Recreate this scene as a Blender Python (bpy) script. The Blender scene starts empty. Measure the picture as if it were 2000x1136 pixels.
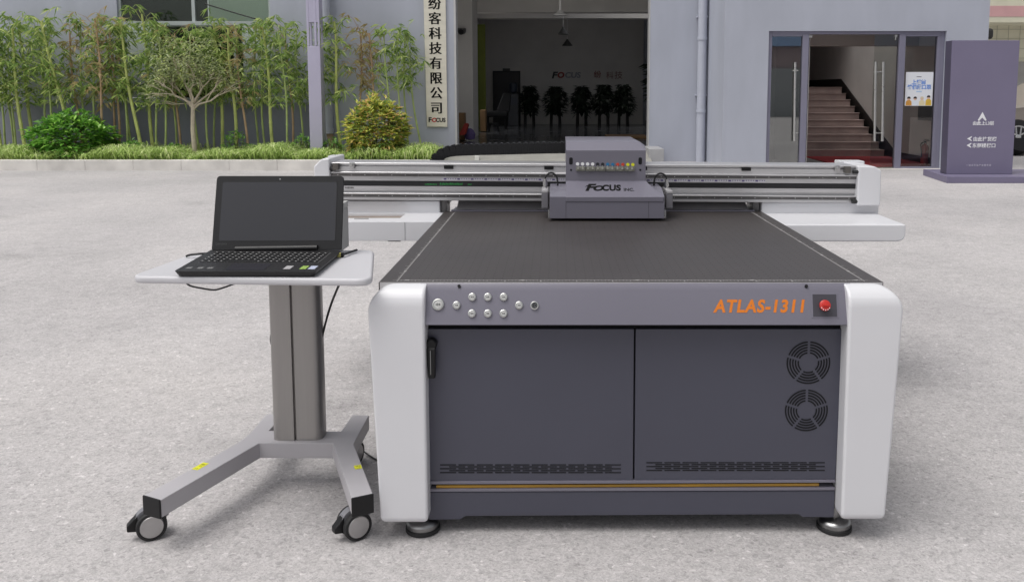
import bpy, bmesh, math, random
from mathutils import Vector, Matrix
sc = bpy.context.scene
COL = sc.collection
R = math.radians
# ------------------------------------------------------------------ camera, sky, sun, exposure
F, CX, CY, HC = 1648.0, 1085.0, 350.0, 1.27          # focal length, principal point (px of 2000x1136), eye height
PT = math.atan((CY - 180.0) / F)
cd = bpy.data.cameras.new('camera'); cam = bpy.data.objects.new('camera', cd); COL.objects.link(cam)
cam.location = (0, 0, HC); cam.rotation_euler = (math.pi / 2 - PT, 0, 0)
cd.sensor_width = 36; cd.lens = F / 2000 * 36
cd.shift_x = -(CX - 1000) / 2000; cd.shift_y = -(568 - CY) / 2000
cd.clip_start = 0.05; cd.clip_end = 500
sc.camera = cam

W = bpy.data.worlds.new('World'); sc.world = W; W.use_nodes = True
wn, wl = W.node_tree.nodes, W.node_tree.links
bg = wn['Background']
sky = wn.new('ShaderNodeTexSky'); sky.sky_type = 'NISHITA'; sky.sun_disc = False
SUN_EL, SUN_AZ = R(66), R(236)                       # azimuth clockwise from +Y: from the left, a little behind the camera
sky.sun_elevation = SUN_EL; sky.sun_rotation = SUN_AZ
sky.air_density = 1.0; sky.dust_density = 4.0; sky.ozone_density = 0.6
hs = wn.new('ShaderNodeHueSaturation'); hs.inputs['Saturation'].default_value = 0.16
wl.new(sky.outputs[0], hs.inputs['Color']); wl.new(hs.outputs[0], bg.inputs[0])
bg.inputs[1].default_value = 0.12
sd = bpy.data.lights.new('sun', 'SUN'); sun = bpy.data.objects.new('sun', sd); COL.objects.link(sun)
sd.energy = 1.3; sd.angle = R(42); sd.color = (1, .965, .92)
dv = Vector((math.sin(SUN_AZ) * math.cos(SUN_EL), math.cos(SUN_AZ) * math.cos(SUN_EL), math.sin(SUN_EL)))
sun.rotation_euler = dv.to_track_quat('Z', 'Y').to_euler()
sun.location = dv * 60
sc.view_settings.view_transform = 'Standard'; sc.view_settings.look = 'None'
sc.view_settings.exposure = 0.27; sc.view_settings.gamma = 1

# ------------------------------------------------------------------ pixel <-> world
cp, sp = math.cos(PT), math.sin(PT)
def ray(u, v):
    x, y = (u - CX) / F, -(v - CY) / F
    return Vector((x, cp + y * sp, -sp + y * cp))
def at(u, v, Y):
    d = ray(u, v); return d * (Y / d.y) + Vector((0, 0, HC))
def onz(u, v, z):
    d = ray(u, v); return d * ((z - HC) / d.z) + Vector((0, 0, HC))
def ax(u, Y, v=300): return at(u, v, Y).x
def az(v, Y): return at(CX, v, Y).z

# ------------------------------------------------------------------ materials
def lin(*c):
    return tuple((x / 255 / 12.92) if x / 255 <= .04045 else ((x / 255 + .055) / 1.055) ** 2.4 for x in c)
MC = {}
def mat(name, col, rough=.5, metal=0, var=0, vscale=8, bump=0, bscale=60, spec=.5, coat=0, emit=None, stretch=None):
    if name in MC: return MC[name]
    m = bpy.data.materials.new(name); m.use_nodes = True; MC[name] = m
    n, l = m.node_tree.nodes, m.node_tree.links
    p = n['Principled BSDF']
    p.inputs['Base Color'].default_value = (*col, 1); p.inputs['Roughness'].default_value = rough
    p.inputs['Metallic'].default_value = metal; p.inputs['Specular IOR Level'].default_value = spec
    p.inputs['Coat Weight'].default_value = coat
    if emit: p.inputs['Emission Color'].default_value = (*emit[:3], 1); p.inputs['Emission Strength'].default_value = emit[3]
    tc = n.new('ShaderNodeTexCoord'); src = tc.outputs['Object']
    if stretch:
        mp = n.new('ShaderNodeMapping'); mp.inputs['Scale'].default_value = stretch; l.new(src, mp.inputs[0]); src = mp.outputs[0]
    if var:
        t = n.new('ShaderNodeTexNoise'); t.inputs['Scale'].default_value = vscale; t.inputs['Detail'].default_value = 6
        l.new(src, t.inputs['Vector'])
        r = n.new('ShaderNodeMapRange'); r.inputs[1].default_value = .3; r.inputs[2].default_value = .7
        r.inputs[3].default_value = 1 - var; r.inputs[4].default_value = 1 + var
        l.new(t.outputs[0], r.inputs[0])
        mx = n.new('ShaderNodeMix'); mx.data_type = 'RGBA'; mx.blend_type = 'MULTIPLY'; mx.inputs[0].default_value = 1
        mx.inputs[6].default_value = (*col, 1); l.new(r.outputs[0], mx.inputs[7]); l.new(mx.outputs[2], p.inputs['Base Color'])
        r2 = n.new('ShaderNodeMapRange'); r2.inputs[3].default_value = max(0, rough - .08); r2.inputs[4].default_value = min(1, rough + .08)
        l.new(t.outputs[0], r2.inputs[0]); l.new(r2.outputs[0], p.inputs['Roughness'])
    if bump:
        t = n.new('ShaderNodeTexNoise'); t.inputs['Scale'].default_value = bscale; t.inputs['Detail'].default_value = 3
        l.new(src, t.inputs['Vector'])
        b = n.new('ShaderNodeBump'); b.inputs['Strength'].default_value = bump; b.inputs['Distance'].default_value = .004
        l.new(t.outputs[0], b.inputs['Height']); l.new(b.outputs[0], p.inputs['Normal'])
    return m

def leaf_mat(name, c1, c2, c3=None, trans=.35, rough=.5):
    m = bpy.data.materials.new(name); m.use_nodes = True
    n, l = m.node_tree.nodes, m.node_tree.links
    p = n['Principled BSDF']; out = n['Material Output']
    g = n.new('ShaderNodeNewGeometry'); cr = n.new('ShaderNodeValToRGB')
    e = cr.color_ramp.elements
    e[0].color = (*c1, 1); e[1].color = (*c2, 1); e[1].position = .7 if c3 else 1
    if c3: x = e.new(1.0); x.color = (*c3, 1)
    l.new(g.outputs['Random Per Island'], cr.inputs[0]); l.new(cr.outputs[0], p.inputs['Base Color'])
    p.inputs['Roughness'].default_value = rough
    t = n.new('ShaderNodeBsdfTranslucent'); l.new(cr.outputs[0], t.inputs[0])
    mx = n.new('ShaderNodeMixShader'); mx.inputs[0].default_value = trans
    l.new(p.outputs[0], mx.inputs[1]); l.new(t.outputs[0], mx.inputs[2]); l.new(mx.outputs[0], out.inputs[0])
    return m

def glass_mat(name, tint, ior):
    m = bpy.data.materials.new(name); m.use_nodes = True
    n, l = m.node_tree.nodes, m.node_tree.links; out = n['Material Output']
    t = n.new('ShaderNodeBsdfTransparent'); t.inputs[0].default_value = (*tint, 1)
    g = n.new('ShaderNodeBsdfGlossy'); g.inputs['Roughness'].default_value = .01
    f = n.new('ShaderNodeFresnel'); f.inputs[0].default_value = ior
    mx = n.new('ShaderNodeMixShader'); l.new(f.outputs[0], mx.inputs[0]); l.new(t.outputs[0], mx.inputs[1]); l.new(g.outputs[0], mx.inputs[2])
    l.new(mx.outputs[0], out.inputs[0]); return m

def asphalt():
    m = bpy.data.materials.new('asphalt'); m.use_nodes = True
    n, l = m.node_tree.nodes, m.node_tree.links; p = n['Principled BSDF']
    tc = n.new('ShaderNodeTexCoord')
    def noise(s, d, ro=.6):
        t = n.new('ShaderNodeTexNoise'); t.inputs['Scale'].default_value = s; t.inputs['Detail'].default_value = d
        t.inputs['Roughness'].default_value = ro; l.new(tc.outputs['Object'], t.inputs['Vector']); return t.outputs[0]
    def ramp(src, pts):
        c = n.new('ShaderNodeValToRGB'); e = c.color_ramp.elements
        while len(e) < len(pts): e.new(.5)
        for k, (pos, v) in enumerate(pts): e[k].position = pos; e[k].color = (*v, 1) if isinstance(v, tuple) else (v, v, v, 1)
        l.new(src, c.inputs[0]); return c.outputs[0]
    def mul(a, b, mode='MULTIPLY', fac=1.0):
        x = n.new('ShaderNodeMix'); x.data_type = 'RGBA'; x.blend_type = mode; x.inputs[0].default_value = fac
        l.new(a, x.inputs[6]); l.new(b, x.inputs[7]); return x.outputs[2]
    def cells(sc_, pts):
        v = n.new('ShaderNodeTexVoronoi'); v.inputs['Scale'].default_value = sc_; l.new(wob, v.inputs['Vector'])
        sp_ = n.new('ShaderNodeSeparateColor'); l.new(v.outputs['Color'], sp_.inputs[0]); return ramp(sp_.outputs[0], pts)
    nz = n.new('ShaderNodeTexNoise'); nz.inputs['Scale'].default_value = 40; l.new(tc.outputs['Object'], nz.inputs['Vector'])
    wv = n.new('ShaderNodeVectorMath'); wv.operation = 'MULTIPLY_ADD'; wv.inputs[1].default_value = (.02, .02, .02)
    l.new(nz.outputs['Color'], wv.inputs[0]); l.new(tc.outputs['Object'], wv.inputs[2]); wob = wv.outputs[0]
    base = ramp(noise(.45, 5, .55), [(.3, (.40, .388, .390)), (.5, (.452, .438, .440)), (.7, (.50, .482, .478))])
    chips = cells(95, [(0, .78), (.14, .93), (.5, 1.0), (.9, 1.05), (.97, 1.08), (1, 1.34)])
    sand = cells(230, [(0, .84), (.5, 1.0), (1, 1.14)])
    mot = ramp(noise(11, 6, .75), [(.28, .85), (.5, 1.0), (.72, 1.09)])
    st = ramp(noise(1.5, 8, .7), [(.24, .84), (.42, .98), (.58, 1.02), (.76, 1.12)])
    pit = ramp(noise(105, 3, .7), [(.27, .35), (.35, .95), (.5, 1.0)])
    big = ramp(noise(.17, 4, .6), [(.3, (.86, .85, .86)), (.48, (1.0, .99, .985)), (.7, (1.09, 1.075, 1.07))])
    stain = ramp(noise(.8, 9, .62), [(.30, .80), (.37, .97), (.5, 1.0)])
    c = mul(mul(mul(mul(mul(mul(mul(base, chips), sand), mot), st), pit), big), stain)
    l.new(c, p.inputs['Base Color']); p.inputs['Roughness'].default_value = .85; p.inputs['Specular IOR Level'].default_value = .3
    b = n.new('ShaderNodeBump'); b.inputs['Strength'].default_value = .55; b.inputs['Distance'].default_value = .005
    l.new(noise(90, 5, .75), b.inputs['Height']); l.new(b.outputs[0], p.inputs['Normal'])
    return m

WALL = mat('wall_paint', (.40, .42, .485), .75, var=.07, vscale=2.2, bump=.12, bscale=35, stretch=(1, 1, .3))
WALL_SHADE = mat('wall_shade_paint', (.235, .245, .30), .75, var=.09, vscale=3, bump=.12, bscale=35, stretch=(1, 1, .4))  # wall colour darkened, shade low on the wall is put into it
WHITE = mat('white_coat', (.66, .66, .685), .36, var=.02, vscale=3, coat=.15)
GREY = mat('grey_coat', (.155, .148, .185), .36, var=.03, coat=.35, vscale=2, bump=.05, bscale=900)
DGREY = mat('dark_grey_coat', (.062, .063, .088), .36, var=.05, vscale=2.5, bump=.06, bscale=6)
ALU = mat('aluminium', (.60, .595, .605), .36, .7, var=.04, vscale=6, stretch=(1, 1, 12))
STEEL = mat('steel', (.55, .55, .55), .28, 1, var=.05, vscale=14)
DSTEEL = mat('dark_steel', (.16, .155, .155), .4, .8, var=.1, vscale=10)
BLACK = mat('black_plastic', (.006, .006, .007), .45, spec=.35, var=.1, vscale=20)
RUBBER = mat('rubber', (.015, .015, .016), .7, var=.15, vscale=30)
VOID = mat('slot_black', (.004, .004, .006), .9)
STANDG = mat('stand_grey', (.42, .405, .425), .42, var=.03, vscale=5, bump=.06, bscale=700)
COLUMN = mat('column_metal', (.35, .335, .325), .34, .6, var=.03, vscale=5, stretch=(20, 20, 1))
TRAYM = mat('tray_grey', (.54, .535, .56), .45, var=.02, vscale=4)
FRAME = mat('frame_paint', (.20, .195, .26), .45, var=.04, vscale=3)
PURPLE = mat('purple_paint', (.175, .157, .24), .5, var=.04, vscale=2)
PURPLE2 = mat('pale_purple_paint', (.42, .40, .52), .5, var=.04, vscale=2)
TEXTW = mat('white_lettering', (.8, .8, .82), .5)
TEXTK = mat('black_lettering', (.006, .006, .006), .8, spec=.15)
ORANGE = mat('orange_lettering', (.66, .18, .01), .45)
RED = mat('red_plastic', (.50, .022, .015), .3, coat=.3)
GLASS = glass_mat('door_glass', (.86, .88, .86), 1.55)
GLASS2 = glass_mat('side_glass', (.84, .87, .86), 2.7)
GLASS3 = glass_mat('window_glass', (.90, .95, .91), 1.5)

# ------------------------------------------------------------------ mesh helpers
class B:
    def __init__(s): s.bm = bmesh.new(); s.mi = 0
    def face(s, vs):
        f = s.bm.faces.new(vs); f.material_index = s.mi; return f
    def quad(s, *pts): return s.face([s.bm.verts.new(p) for p in pts])
    def box(s, x0, x1, y0, y1, z0, z1):
        v = [s.bm.verts.new((x, y, z)) for x in (x0, x1) for y in (y0, y1) for z in (z0, z1)]
        for q in ((0, 1, 3, 2), (4, 6, 7, 5), (0, 4, 5, 1), (2, 3, 7, 6), (0, 2, 6, 4), (1, 5, 7, 3)): s.face([v[k] for k in q])
        return s
    def hexa(s, front, back):
        """two quads (same winding) joined into a solid"""
        a = [s.bm.verts.new(p) for p in front]; b = [s.bm.verts.new(p) for p in back]
        n = len(a); s.face(a); s.face(b[::-1])
        for k in range(n): s.face([a[k], b[k], b[(k + 1) % n], a[(k + 1) % n]])
        return s
    def prism(s, pts, axis, a0, a1):
        def P(p, a):
            if axis == 'X': return (a, p[0], p[1])
            if axis == 'Y': return (p[0], a, p[1])
            return (p[0], p[1], a)
        return s.hexa([P(p, a0) for p in pts], [P(p, a1) for p in pts])
    def cyl(s, p0, p1, r0, r1=None, n=16, caps=True):
        p0, p1 = Vector(p0), Vector(p1); r1 = r0 if r1 is None else r1
        q = (p1 - p0).to_track_quat('Z', 'Y'); A, Bv = [], []
        for k in range(n):
            d = Vector((math.cos(2 * math.pi * k / n), math.sin(2 * math.pi * k / n), 0))
            A.append(s.bm.verts.new(p0 + q @ (d * r0))); Bv.append(s.bm.verts.new(p1 + q @ (d * r1)))
        for k in range(n): s.face([A[k], A[(k + 1) % n], Bv[(k + 1) % n], Bv[k]])
        if caps: s.face(A[::-1]); s.face(Bv)
        return s
    def lathe(s, prof, origin, axis=(0, 0, 1), n=24):
        """prof: (r, h) list along axis"""
        q = Vector(axis).to_track_quat('Z', 'Y'); o = Vector(origin); rings = []
        for r, h in prof:
            rings.append([s.bm.verts.new(o + q @ Vector((r * math.cos(2 * math.pi * k / n), r * math.sin(2 * math.pi * k / n), h))) for k in range(n)])
        for a, b in zip(rings, rings[1:]):
            for k in range(n): s.face([a[k], a[(k + 1) % n], b[(k + 1) % n], b[k]])
        s.face(rings[0][::-1]); s.face(rings[-1]); return s
    def tube(s, pts, r, n=8, r1=None):
        pts = [Vector(p) for p in pts]; r1 = r if r1 is None else r1; rings = []; N = len(pts)
        up = Vector((.31, .17, .93)).normalized()
        for i, p in enumerate(pts):
            t = (pts[min(i + 1, N - 1)] - pts[max(i - 1, 0)]).normalized()
            a = t.cross(up)
            if a.length < .05: a = t.cross(Vector((1, 0, 0)))
            a.normalize(); b = t.cross(a); rr = r + (r1 - r) * i / max(1, N - 1)
            rings.append([s.bm.verts.new(p + a * rr * math.cos(2 * math.pi * k / n) + b * rr * math.sin(2 * math.pi * k / n)) for k in range(n)])
        for a, b in zip(rings, rings[1:]):
            for k in range(n): s.face([a[k], a[(k + 1) % n], b[(k + 1) % n], b[k]])
        s.face(rings[0][::-1]); s.face(rings[-1]); return s
    def leaf(s, p, d, up, L, w, droop=.25):
        """narrow folded leaf: four points, two triangles"""
        d = d.normalized(); sd_ = d.cross(up)
        if sd_.length < 1e-3: sd_ = Vector((1, 0, 0))
        sd_.normalize(); nn = sd_.cross(d)
        mid = p + d * L * .45 + nn * w * .12
        tip = p + d * L - Vector((0, 0, 1)) * L * droop
        a, m1, m2, t = (s.bm.verts.new(x) for x in (p, mid + sd_ * w / 2 - nn * w * .2, mid - sd_ * w / 2 - nn * w * .2, tip))
        s.face([a, m1, t]); s.face([a, t, m2])

ORG = {}
def build(b, name, mats, parent=None, bevel=0, seg=2, ang=32, smooth=True):
    bm = b.bm
    bmesh.ops.recalc_face_normals(bm, faces=bm.faces) if smooth is not None else None
    if bevel:
        ed = [e for e in bm.edges if len(e.link_faces) == 2 and e.calc_face_angle(0) > R(28)]
        bmesh.ops.bevel(bm, geom=ed, offset=bevel, segments=seg, profile=.5, affect='EDGES', clamp_overlap=True)
    o0 = ORG.get(parent.name, Vector((0, 0, 0))) if parent else Vector((0, 0, 0))
    bm.verts.ensure_lookup_table()
    if parent is None:                                   # single-mesh thing: origin at its base
        xs = [v.co for v in bm.verts]
        o0 = Vector(((min(c.x for c in xs) + max(c.x for c in xs)) / 2, (min(c.y for c in xs) + max(c.y for c in xs)) / 2, min(c.z for c in xs)))
    bmesh.ops.translate(bm, vec=-o0, verts=bm.verts)
    me = bpy.data.meshes.new(name); bm.to_mesh(me); bm.free()
    for m in (mats if isinstance(mats, (list, tuple)) else [mats]): me.materials.append(m)
    if smooth:
        for p in me.polygons: p.use_smooth = True
        me.set_sharp_from_angle(angle=R(ang))
    o = bpy.data.objects.new(name, me); COL.objects.link(o); ORG[o.name] = o0
    if parent: o.parent = parent
    else: o.location = o0
    if bevel and smooth:
        w = o.modifiers.new('normals', 'WEIGHTED_NORMAL'); w.keep_sharp = True
    return o
def thing(name, label, cat, loc, group=None):
    o = bpy.data.objects.new(name, None); COL.objects.link(o); o.location = loc; o.empty_display_size = .1
    ORG[o.name] = Vector(loc); o['label'] = label; o['category'] = cat
    if group: o['group'] = group
    return o
def tag(o, label, cat, group=None):
    o['label'] = label; o['category'] = cat
    if group: o['group'] = group
    return o
def struct(o, kind='structure'): o['kind'] = kind; return o

def text(s, name, m, parent, o, size, right=(1, 0, 0), up=(0, 0, 1), ext=.0006, shear=0, bold=0, sx=1.0, spacing=1.0, align='CENTER', link=True):
    """lettering as real mesh; o = baseline centre (or left) in world space"""
    cu = bpy.data.curves.new(name, 'FONT'); cu.body = s; cu.size = size; cu.extrude = ext; cu.shear = shear; cu.offset = bold
    cu.align_x = align; cu.space_character = spacing; cu.resolution_u = 4
    t = bpy.data.objects.new(name + '_tmp', cu); COL.objects.link(t)
    dg = bpy.context.evaluated_depsgraph_get(); me = bpy.data.meshes.new_from_object(t.evaluated_get(dg))
    bpy.data.objects.remove(t); bpy.data.curves.remove(cu)
    r_, u_ = Vector(right).normalized(), Vector(up).normalized(); n_ = r_.cross(u_)
    M = Matrix((( r_.x * sx, u_.x, n_.x, o[0]), (r_.y * sx, u_.y, n_.y, o[1]), (r_.z * sx, u_.z, n_.z, o[2]), (0, 0, 0, 1)))
    me.transform(M)
    if not link: return me
    me.transform(Matrix.Translation(-ORG.get(parent.name, Vector())))
    me.materials.clear(); me.materials.append(m)
    ob = bpy.data.objects.new(name, me); COL.objects.link(ob); ob.parent = parent; ORG[ob.name] = ORG.get(parent.name, Vector())
    return ob
def add_me(b, me):
    """merge a text mesh into a builder, with the builder's current material"""
    vs = [b.bm.verts.new(v.co) for v in me.vertices]
    for p in me.polygons:
        try: b.face([vs[k] for k in p.vertices])
        except ValueError: pass
    bpy.data.meshes.remove(me)
def smooth_path(pts, n=8):
    pts = [Vector(p) for p in pts]; out = []
    for i in range(len(pts) - 1):
        p0, p1, p2, p3 = pts[max(i - 1, 0)], pts[i], pts[i + 1], pts[min(i + 2, len(pts) - 1)]
        for k in range(n):
            t = k / n
            out.append(.5 * ((2 * p1) + (p2 - p0) * t + (2 * p0 - 5 * p1 + 4 * p2 - p3) * t * t + (3 * p1 - p0 - 3 * p2 + p3) * t ** 3))
    out.append(pts[-1]); return out
def rrect(x0, x1, y0, y1, r, n=5):
    P = []
    for cx_, cy_, a0 in ((x1 - r, y1 - r, 0), (x0 + r, y1 - r, 90), (x0 + r, y0 + r, 180), (x1 - r, y0 + r, 270)):
        for k in range(n + 1):
            a = R(a0 + 90 * k / n); P.append((cx_ + r * math.cos(a), cy_ + r * math.sin(a)))
    return P
def round_poly(pts, rad, n=5):
    """round the corners of a polygon; rad = one radius or one per corner"""
    out = []; N = len(pts)
    for i in range(N):
        r = rad[i] if isinstance(rad, (list, tuple)) else rad
        p = Vector(pts[i]); a = Vector(pts[i - 1]) - p; b = Vector(pts[(i + 1) % N]) - p
        if r <= 0: out.append(tuple(p)); continue
        r = min(r, a.length * .49, b.length * .49); a.normalize(); b.normalize()
        for k in range(n + 1):
            t = k / n
            out.append(tuple(p + a * r * (1 - t) ** 2 + b * r * t ** 2))
    return out

# ================================================================== GROUND
b = B(); b.quad((-150, -120, 0), (150, -120, 0), (150, 200, 0), (-150, 200, 0))
struct(build(b, 'ground', asphalt(), smooth=False))

YL, YR, YC = 15.5, 13.9, 13.65            # left wall, right block, kerb front
# planting bed
SOIL = mat('soil', (.13, .095, .06), .95, var=.35, vscale=5, bump=.6, bscale=30)
rng = random.Random(3)
b = B(); nx, ny = 60, 8; g = {}
XL, XBED = -17.0, -1.95
for i in range(nx + 1):
    for j in range(ny + 1):
        x = XL + (XBED - XL) * i / nx; y = YC + .2 + (YL - YC - .2) * j / ny
        g[i, j] = b.bm.verts.new((x, y, .15 + .05 * j / ny + rng.uniform(-.015, .015)))
for i in range(nx):
    for j in range(ny): b.face([g[i, j], g[i + 1, j], g[i + 1, j + 1], g[i, j + 1]])
struct(build(b, 'soil_bed', SOIL))
KERB = mat('kerb_concrete', (.66, .635, .60), .85, var=.14, vscale=3.5, bump=.25, bscale=40)
b = B(); x = XL
while x < XBED - .02:
    L = min(.78, XBED - x)
    b.box(x + .0015, x + L - .0015, YC, YC + .2, -.02, .168); x += L
struct(build(b, 'kerb', KERB, bevel=.004))
# ramp up to the hall
FZ = .264
b = B(); b.prism([(13.95, -.01), (15.5, FZ), (15.5, -.01)], 'X', -1.93, 1.66)
struct(build(b, 'ramp', mat('ramp_concrete', (.29, .285, .26), .85, var=.1, vscale=4, bump=.2, bscale=50)))

# ================================================================== BUILDING
bld = thing('factory_building', 'blue grey rendered building with a wide dark doorway and a glass entrance on its right', 'building', (2.0, 15.5, 0))
x0h, x1h = ax(890, YL), ax(1267, YL)                    # hall opening
XB0 = ax(1411, YR)                                     # corner of the projecting right block
XBR = ax(1929, YR, 100)                                # right end of the building
TOP = 7.0
HYB, HXL, HXR = 26.7, -2.35, 3.9
wx0, wx1 = ax(243, YL), ax(537, YL); wz0, wz1 = az(196, YL), 3.6
b = B()                                                # left wall with its window opening
b.box(-18, wx0, YL, YL + .3, 0, TOP); b.box(wx0, wx1, YL, YL + .3, 0, wz0); b.box(wx0, wx1, YL, YL + .3, wz1, TOP)
b.box(wx1, x0h, YL, YL + .3, 0, TOP)
build(b, 'wall', WALL, bld)
b = B(); b.box(x0h, x1h, YL, YL + .3, 3.9, TOP); b.box(x1h, XB0 + .3, YL, YL + .3, 0, TOP)
build(b, 'wall', WALL, bld)
dx0, dx1, dz1 = ax(1496, YR), ax(1838, YR), az(61, YR)
b = B()
b.box(XB0, dx0, YR, YR + .28, 0, TOP); b.box(dx1, XBR, YR, YR + .28, 0, TOP); b.box(dx0, dx1, YR, YR + .28, dz1, TOP)
b.box(XB0, XB0 + .28, YR + .28, YL + 12, 0, TOP); b.box(XBR - .28, XBR, YR + .28, YL + 12, 0, TOP)
build(b, 'wall', WALL, bld)
b = B()
for q in ((HXL - .2, .4, YL + .3, 29), (3.8, 4.5, YL + .3, 29), (6.4, XBR, YL + .3, 29), (.4, 3.8, YL + .3, 18.6), (.4, 3.8, 24.6, 29), (4.5, 6.4, YL + .3, 15.9), (4.5, 6.4, 19.3, 29)): b.box(*q, TOP - .3, TOP)  # roof gaps added over hall and stairs to let daylight in
build(b, 'roof', WALL, bld)
b = B(); b.box(-18, ax(619, YL), YL - .004, YL + .02, 0, wz0 - .045); build(b, 'wall_shade_band', WALL_SHADE, bld)  # band below sill height, its dark colour paints the shade there
# plinth block right of the hall doorway, downpipes
b = B(); b.box(ax(1268, 14.7), ax(1297, 14.7), 14.7, YL, 0, az(291, 14.7)); build(b, 'door_pier_base', mat('pier_base', (.36, .36, .37), .7, var=.06), bld, bevel=.01)
PIPE = mat('pipe_paint', (.43, .45, .52), .45, var=.03)
for u0, u1 in ((1357, 1374),):
    b = B(); xc = ax((u0 + u1) / 2, YL); r = (ax(u1, YL) - ax(u0, YL)) / 2
    b.cyl((xc, YL - r - .04, 0), (xc, YL - r - .04, TOP), r, n=20)
    for z in (.9, 2.2, 3.0): b.cyl((xc, YL - r - .04, z), (xc, YL - r - .04, z + .05), r + .012, n=20)
    for z in (1.2, 2.6): b.box(xc - r - .015, xc + r + .015, YL - r - .06, YL, z, z + .03)
    build(b, 'downpipe', PIPE, bld)
b = B(); xc = ax(646, YL); b.cyl((xc, YL - .12, .55), (xc, YL - .12, TOP), .085, n=20); b.cyl((xc, YL - .12, .52), (xc, YL - .12, .62), .10, n=20)
build(b, 'downpipe', PIPE, bld)
b = B(); b.cyl((xc + .1, YL - .11, .1), (xc + .02, YL - .11, .52), .06, n=16); build(b, 'drain_stub', mat('clay_pipe', (.42, .30, .20), .8, var=.15), bld)
# left window
wf = B(); d = .045
UPV = mat('window_frame_paint', (.42, .46, .46), .45)
zt_, zb_ = az(42, YL), az(50, YL)
wf.box(wx0, wx0 + d, YL + .05, YL + .12, wz0, wz1); wf.box(wx1 - d, wx1, YL + .05, YL + .12, wz0, wz1)
wf.box(wx0 + d, wx1 - d, YL + .05, YL + .12, wz0, wz0 + d); wf.box(wx0 + d, wx1 - d, YL + .05, YL + .12, wz1 - d, wz1)
wf.box(wx0 + d, wx1 - d, YL - .01, YL + .115, zb_, zt_)
for u in (387,): wf.box(ax(u, YL) - .03, ax(u, YL) + .03, YL + .055, YL + .118, zt_, wz1 - d)
for u in (313, 465): wf.box(ax(u, YL) - .03, ax(u, YL) + .03, YL + .055, YL + .118, wz0 + d, zb_)
win = build(wf, 'window', UPV, bld, bevel=.004)
b = B(); b.box(wx0 + d, wx1 - d, YL + .08, YL + .088, wz0 + d, wz1 - d); build(b, 'pane', GLASS3, win)
b = B(); b.box(wx0 - .08, wx1 + .08, YL - .07, YL + .05, wz0 - .04, wz0); build(b, 'sill', WALL, win, bevel=.006)
b = B(); b.box(ax(310, YL + .2), ax(482, YL + .2), YL + .19, YL + .2, wz0 + .03, zb_); b.box(wx0, ax(418, YL + .2), YL + .18, YL + .19, zt_, wz1)
build(b, 'window_blind', mat('dark_blind', (.02, .03, .022), .8, var=.2), bld)
b = B(); b.box(ax(420, YL + .25), wx1, YL + .24, YL + .25, zt_, wz1); build(b, 'window_blind', mat('pale_blind', (.74, .80, .72), .9), bld)
b = B(); b.tube(smooth_path([at(400, 8, YL - .02), at(440, 20, YL - .02), at(480, 32, YL - .02), at(530, 45, YL - .02)], 4), .012, 6); build(b, 'wall_wire', BLACK, bld)

# ---- hall interior
HW = mat('hall_plaster', (.62, .60, .56), .85, var=.05, vscale=2)
b = B(); b.box(HXL - .2, HXL, YL + .3, 19.8, 0, 4.3); b.box(HXL - .2, HXL, 24.0, HYB, 0, 4.3); b.box(HXL - .2, HXL, 19.8, 24.0, 0, 1.3); b.box(HXL - .2, HXL, 19.8, 24.0, 3.0, 4.3); b.box(HXR, HXR + .2, YL + .3, HYB, 0, 4.3); b.box(HXL - .2, HXR + .2, HYB, HYB + .2, 0, 4.3)  # left wall has an added unseen opening behind the pillar, brightens the hall
build(b, 'hall_wall', HW, bld)
b = B()
for q in ((HXL - .2, .4, YL + .3, HYB + .2), (3.8, HXR + .2, YL + .3, HYB + .2), (.4, 3.8, YL + .3, 20.05), (.4, 3.8, 24.3, HYB + .2)): b.box(*q, 4.3, 4.4)  # gap between the pieces is an added unseen skylight for the hall
build(b, 'hall_ceiling', HW, bld)
b = B(); b.box(HXL, HXR, YL + .002, HYB, FZ - .1, FZ)
build(b, 'hall_floor', mat('hall_floor_paint', (.06, .062, .068), .25, var=.08, vscale=2, coat=.3), bld)
b = B(); b.box(HXL, HXR, 19.6, 20.0, az(24, 19.6), 4.3); build(b, 'ceiling_beam', HW, bld)
b = B(); b.box(HXL, HXR, 24.4, 24.8, az(36, 24.4), 4.3); build(b, 'ceiling_beam', HW, bld)
b = B(); b.box(HXL, ax(925, 18.4), 18.4, 19.6, FZ, 4.3); build(b, 'pillar', HW, bld, bevel=.01)
b = B(); b.box(ax(931, 24.6), ax(950, 24.6), 24.55, 24.6, FZ, 3.2); build(b, 'wall_panel', mat('lime_panel', (.16, .19, .03), .8, var=.1), bld)
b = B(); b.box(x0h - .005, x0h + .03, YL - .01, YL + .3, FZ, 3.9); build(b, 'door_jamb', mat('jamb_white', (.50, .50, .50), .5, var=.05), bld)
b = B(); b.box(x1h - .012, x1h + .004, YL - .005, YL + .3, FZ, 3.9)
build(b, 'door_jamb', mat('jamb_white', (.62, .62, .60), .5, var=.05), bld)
ddx0, ddx1, ddz = ax(967, HYB), ax(1014, HYB), az(142, HYB)
b = B(); b.box(ddx0, ddx1, HYB - .05, HYB - .01, FZ, ddz); dr = build(b, 'inner_door', mat('dark_door', (.03, .03, .032), .5), bld)
b = B()
for q in ((ddx0 - .05, ddx0, FZ, ddz + .05), (ddx1, ddx1 + .05, FZ, ddz + .05), (ddx0, ddx1, ddz, ddz + .05)): b.box(q[0], q[1], HYB - .07, HYB - .005, q[2], q[3])
build(b, 'door_frame', mat('dark_frame', (.012, .012, .013), .5), dr)

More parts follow.
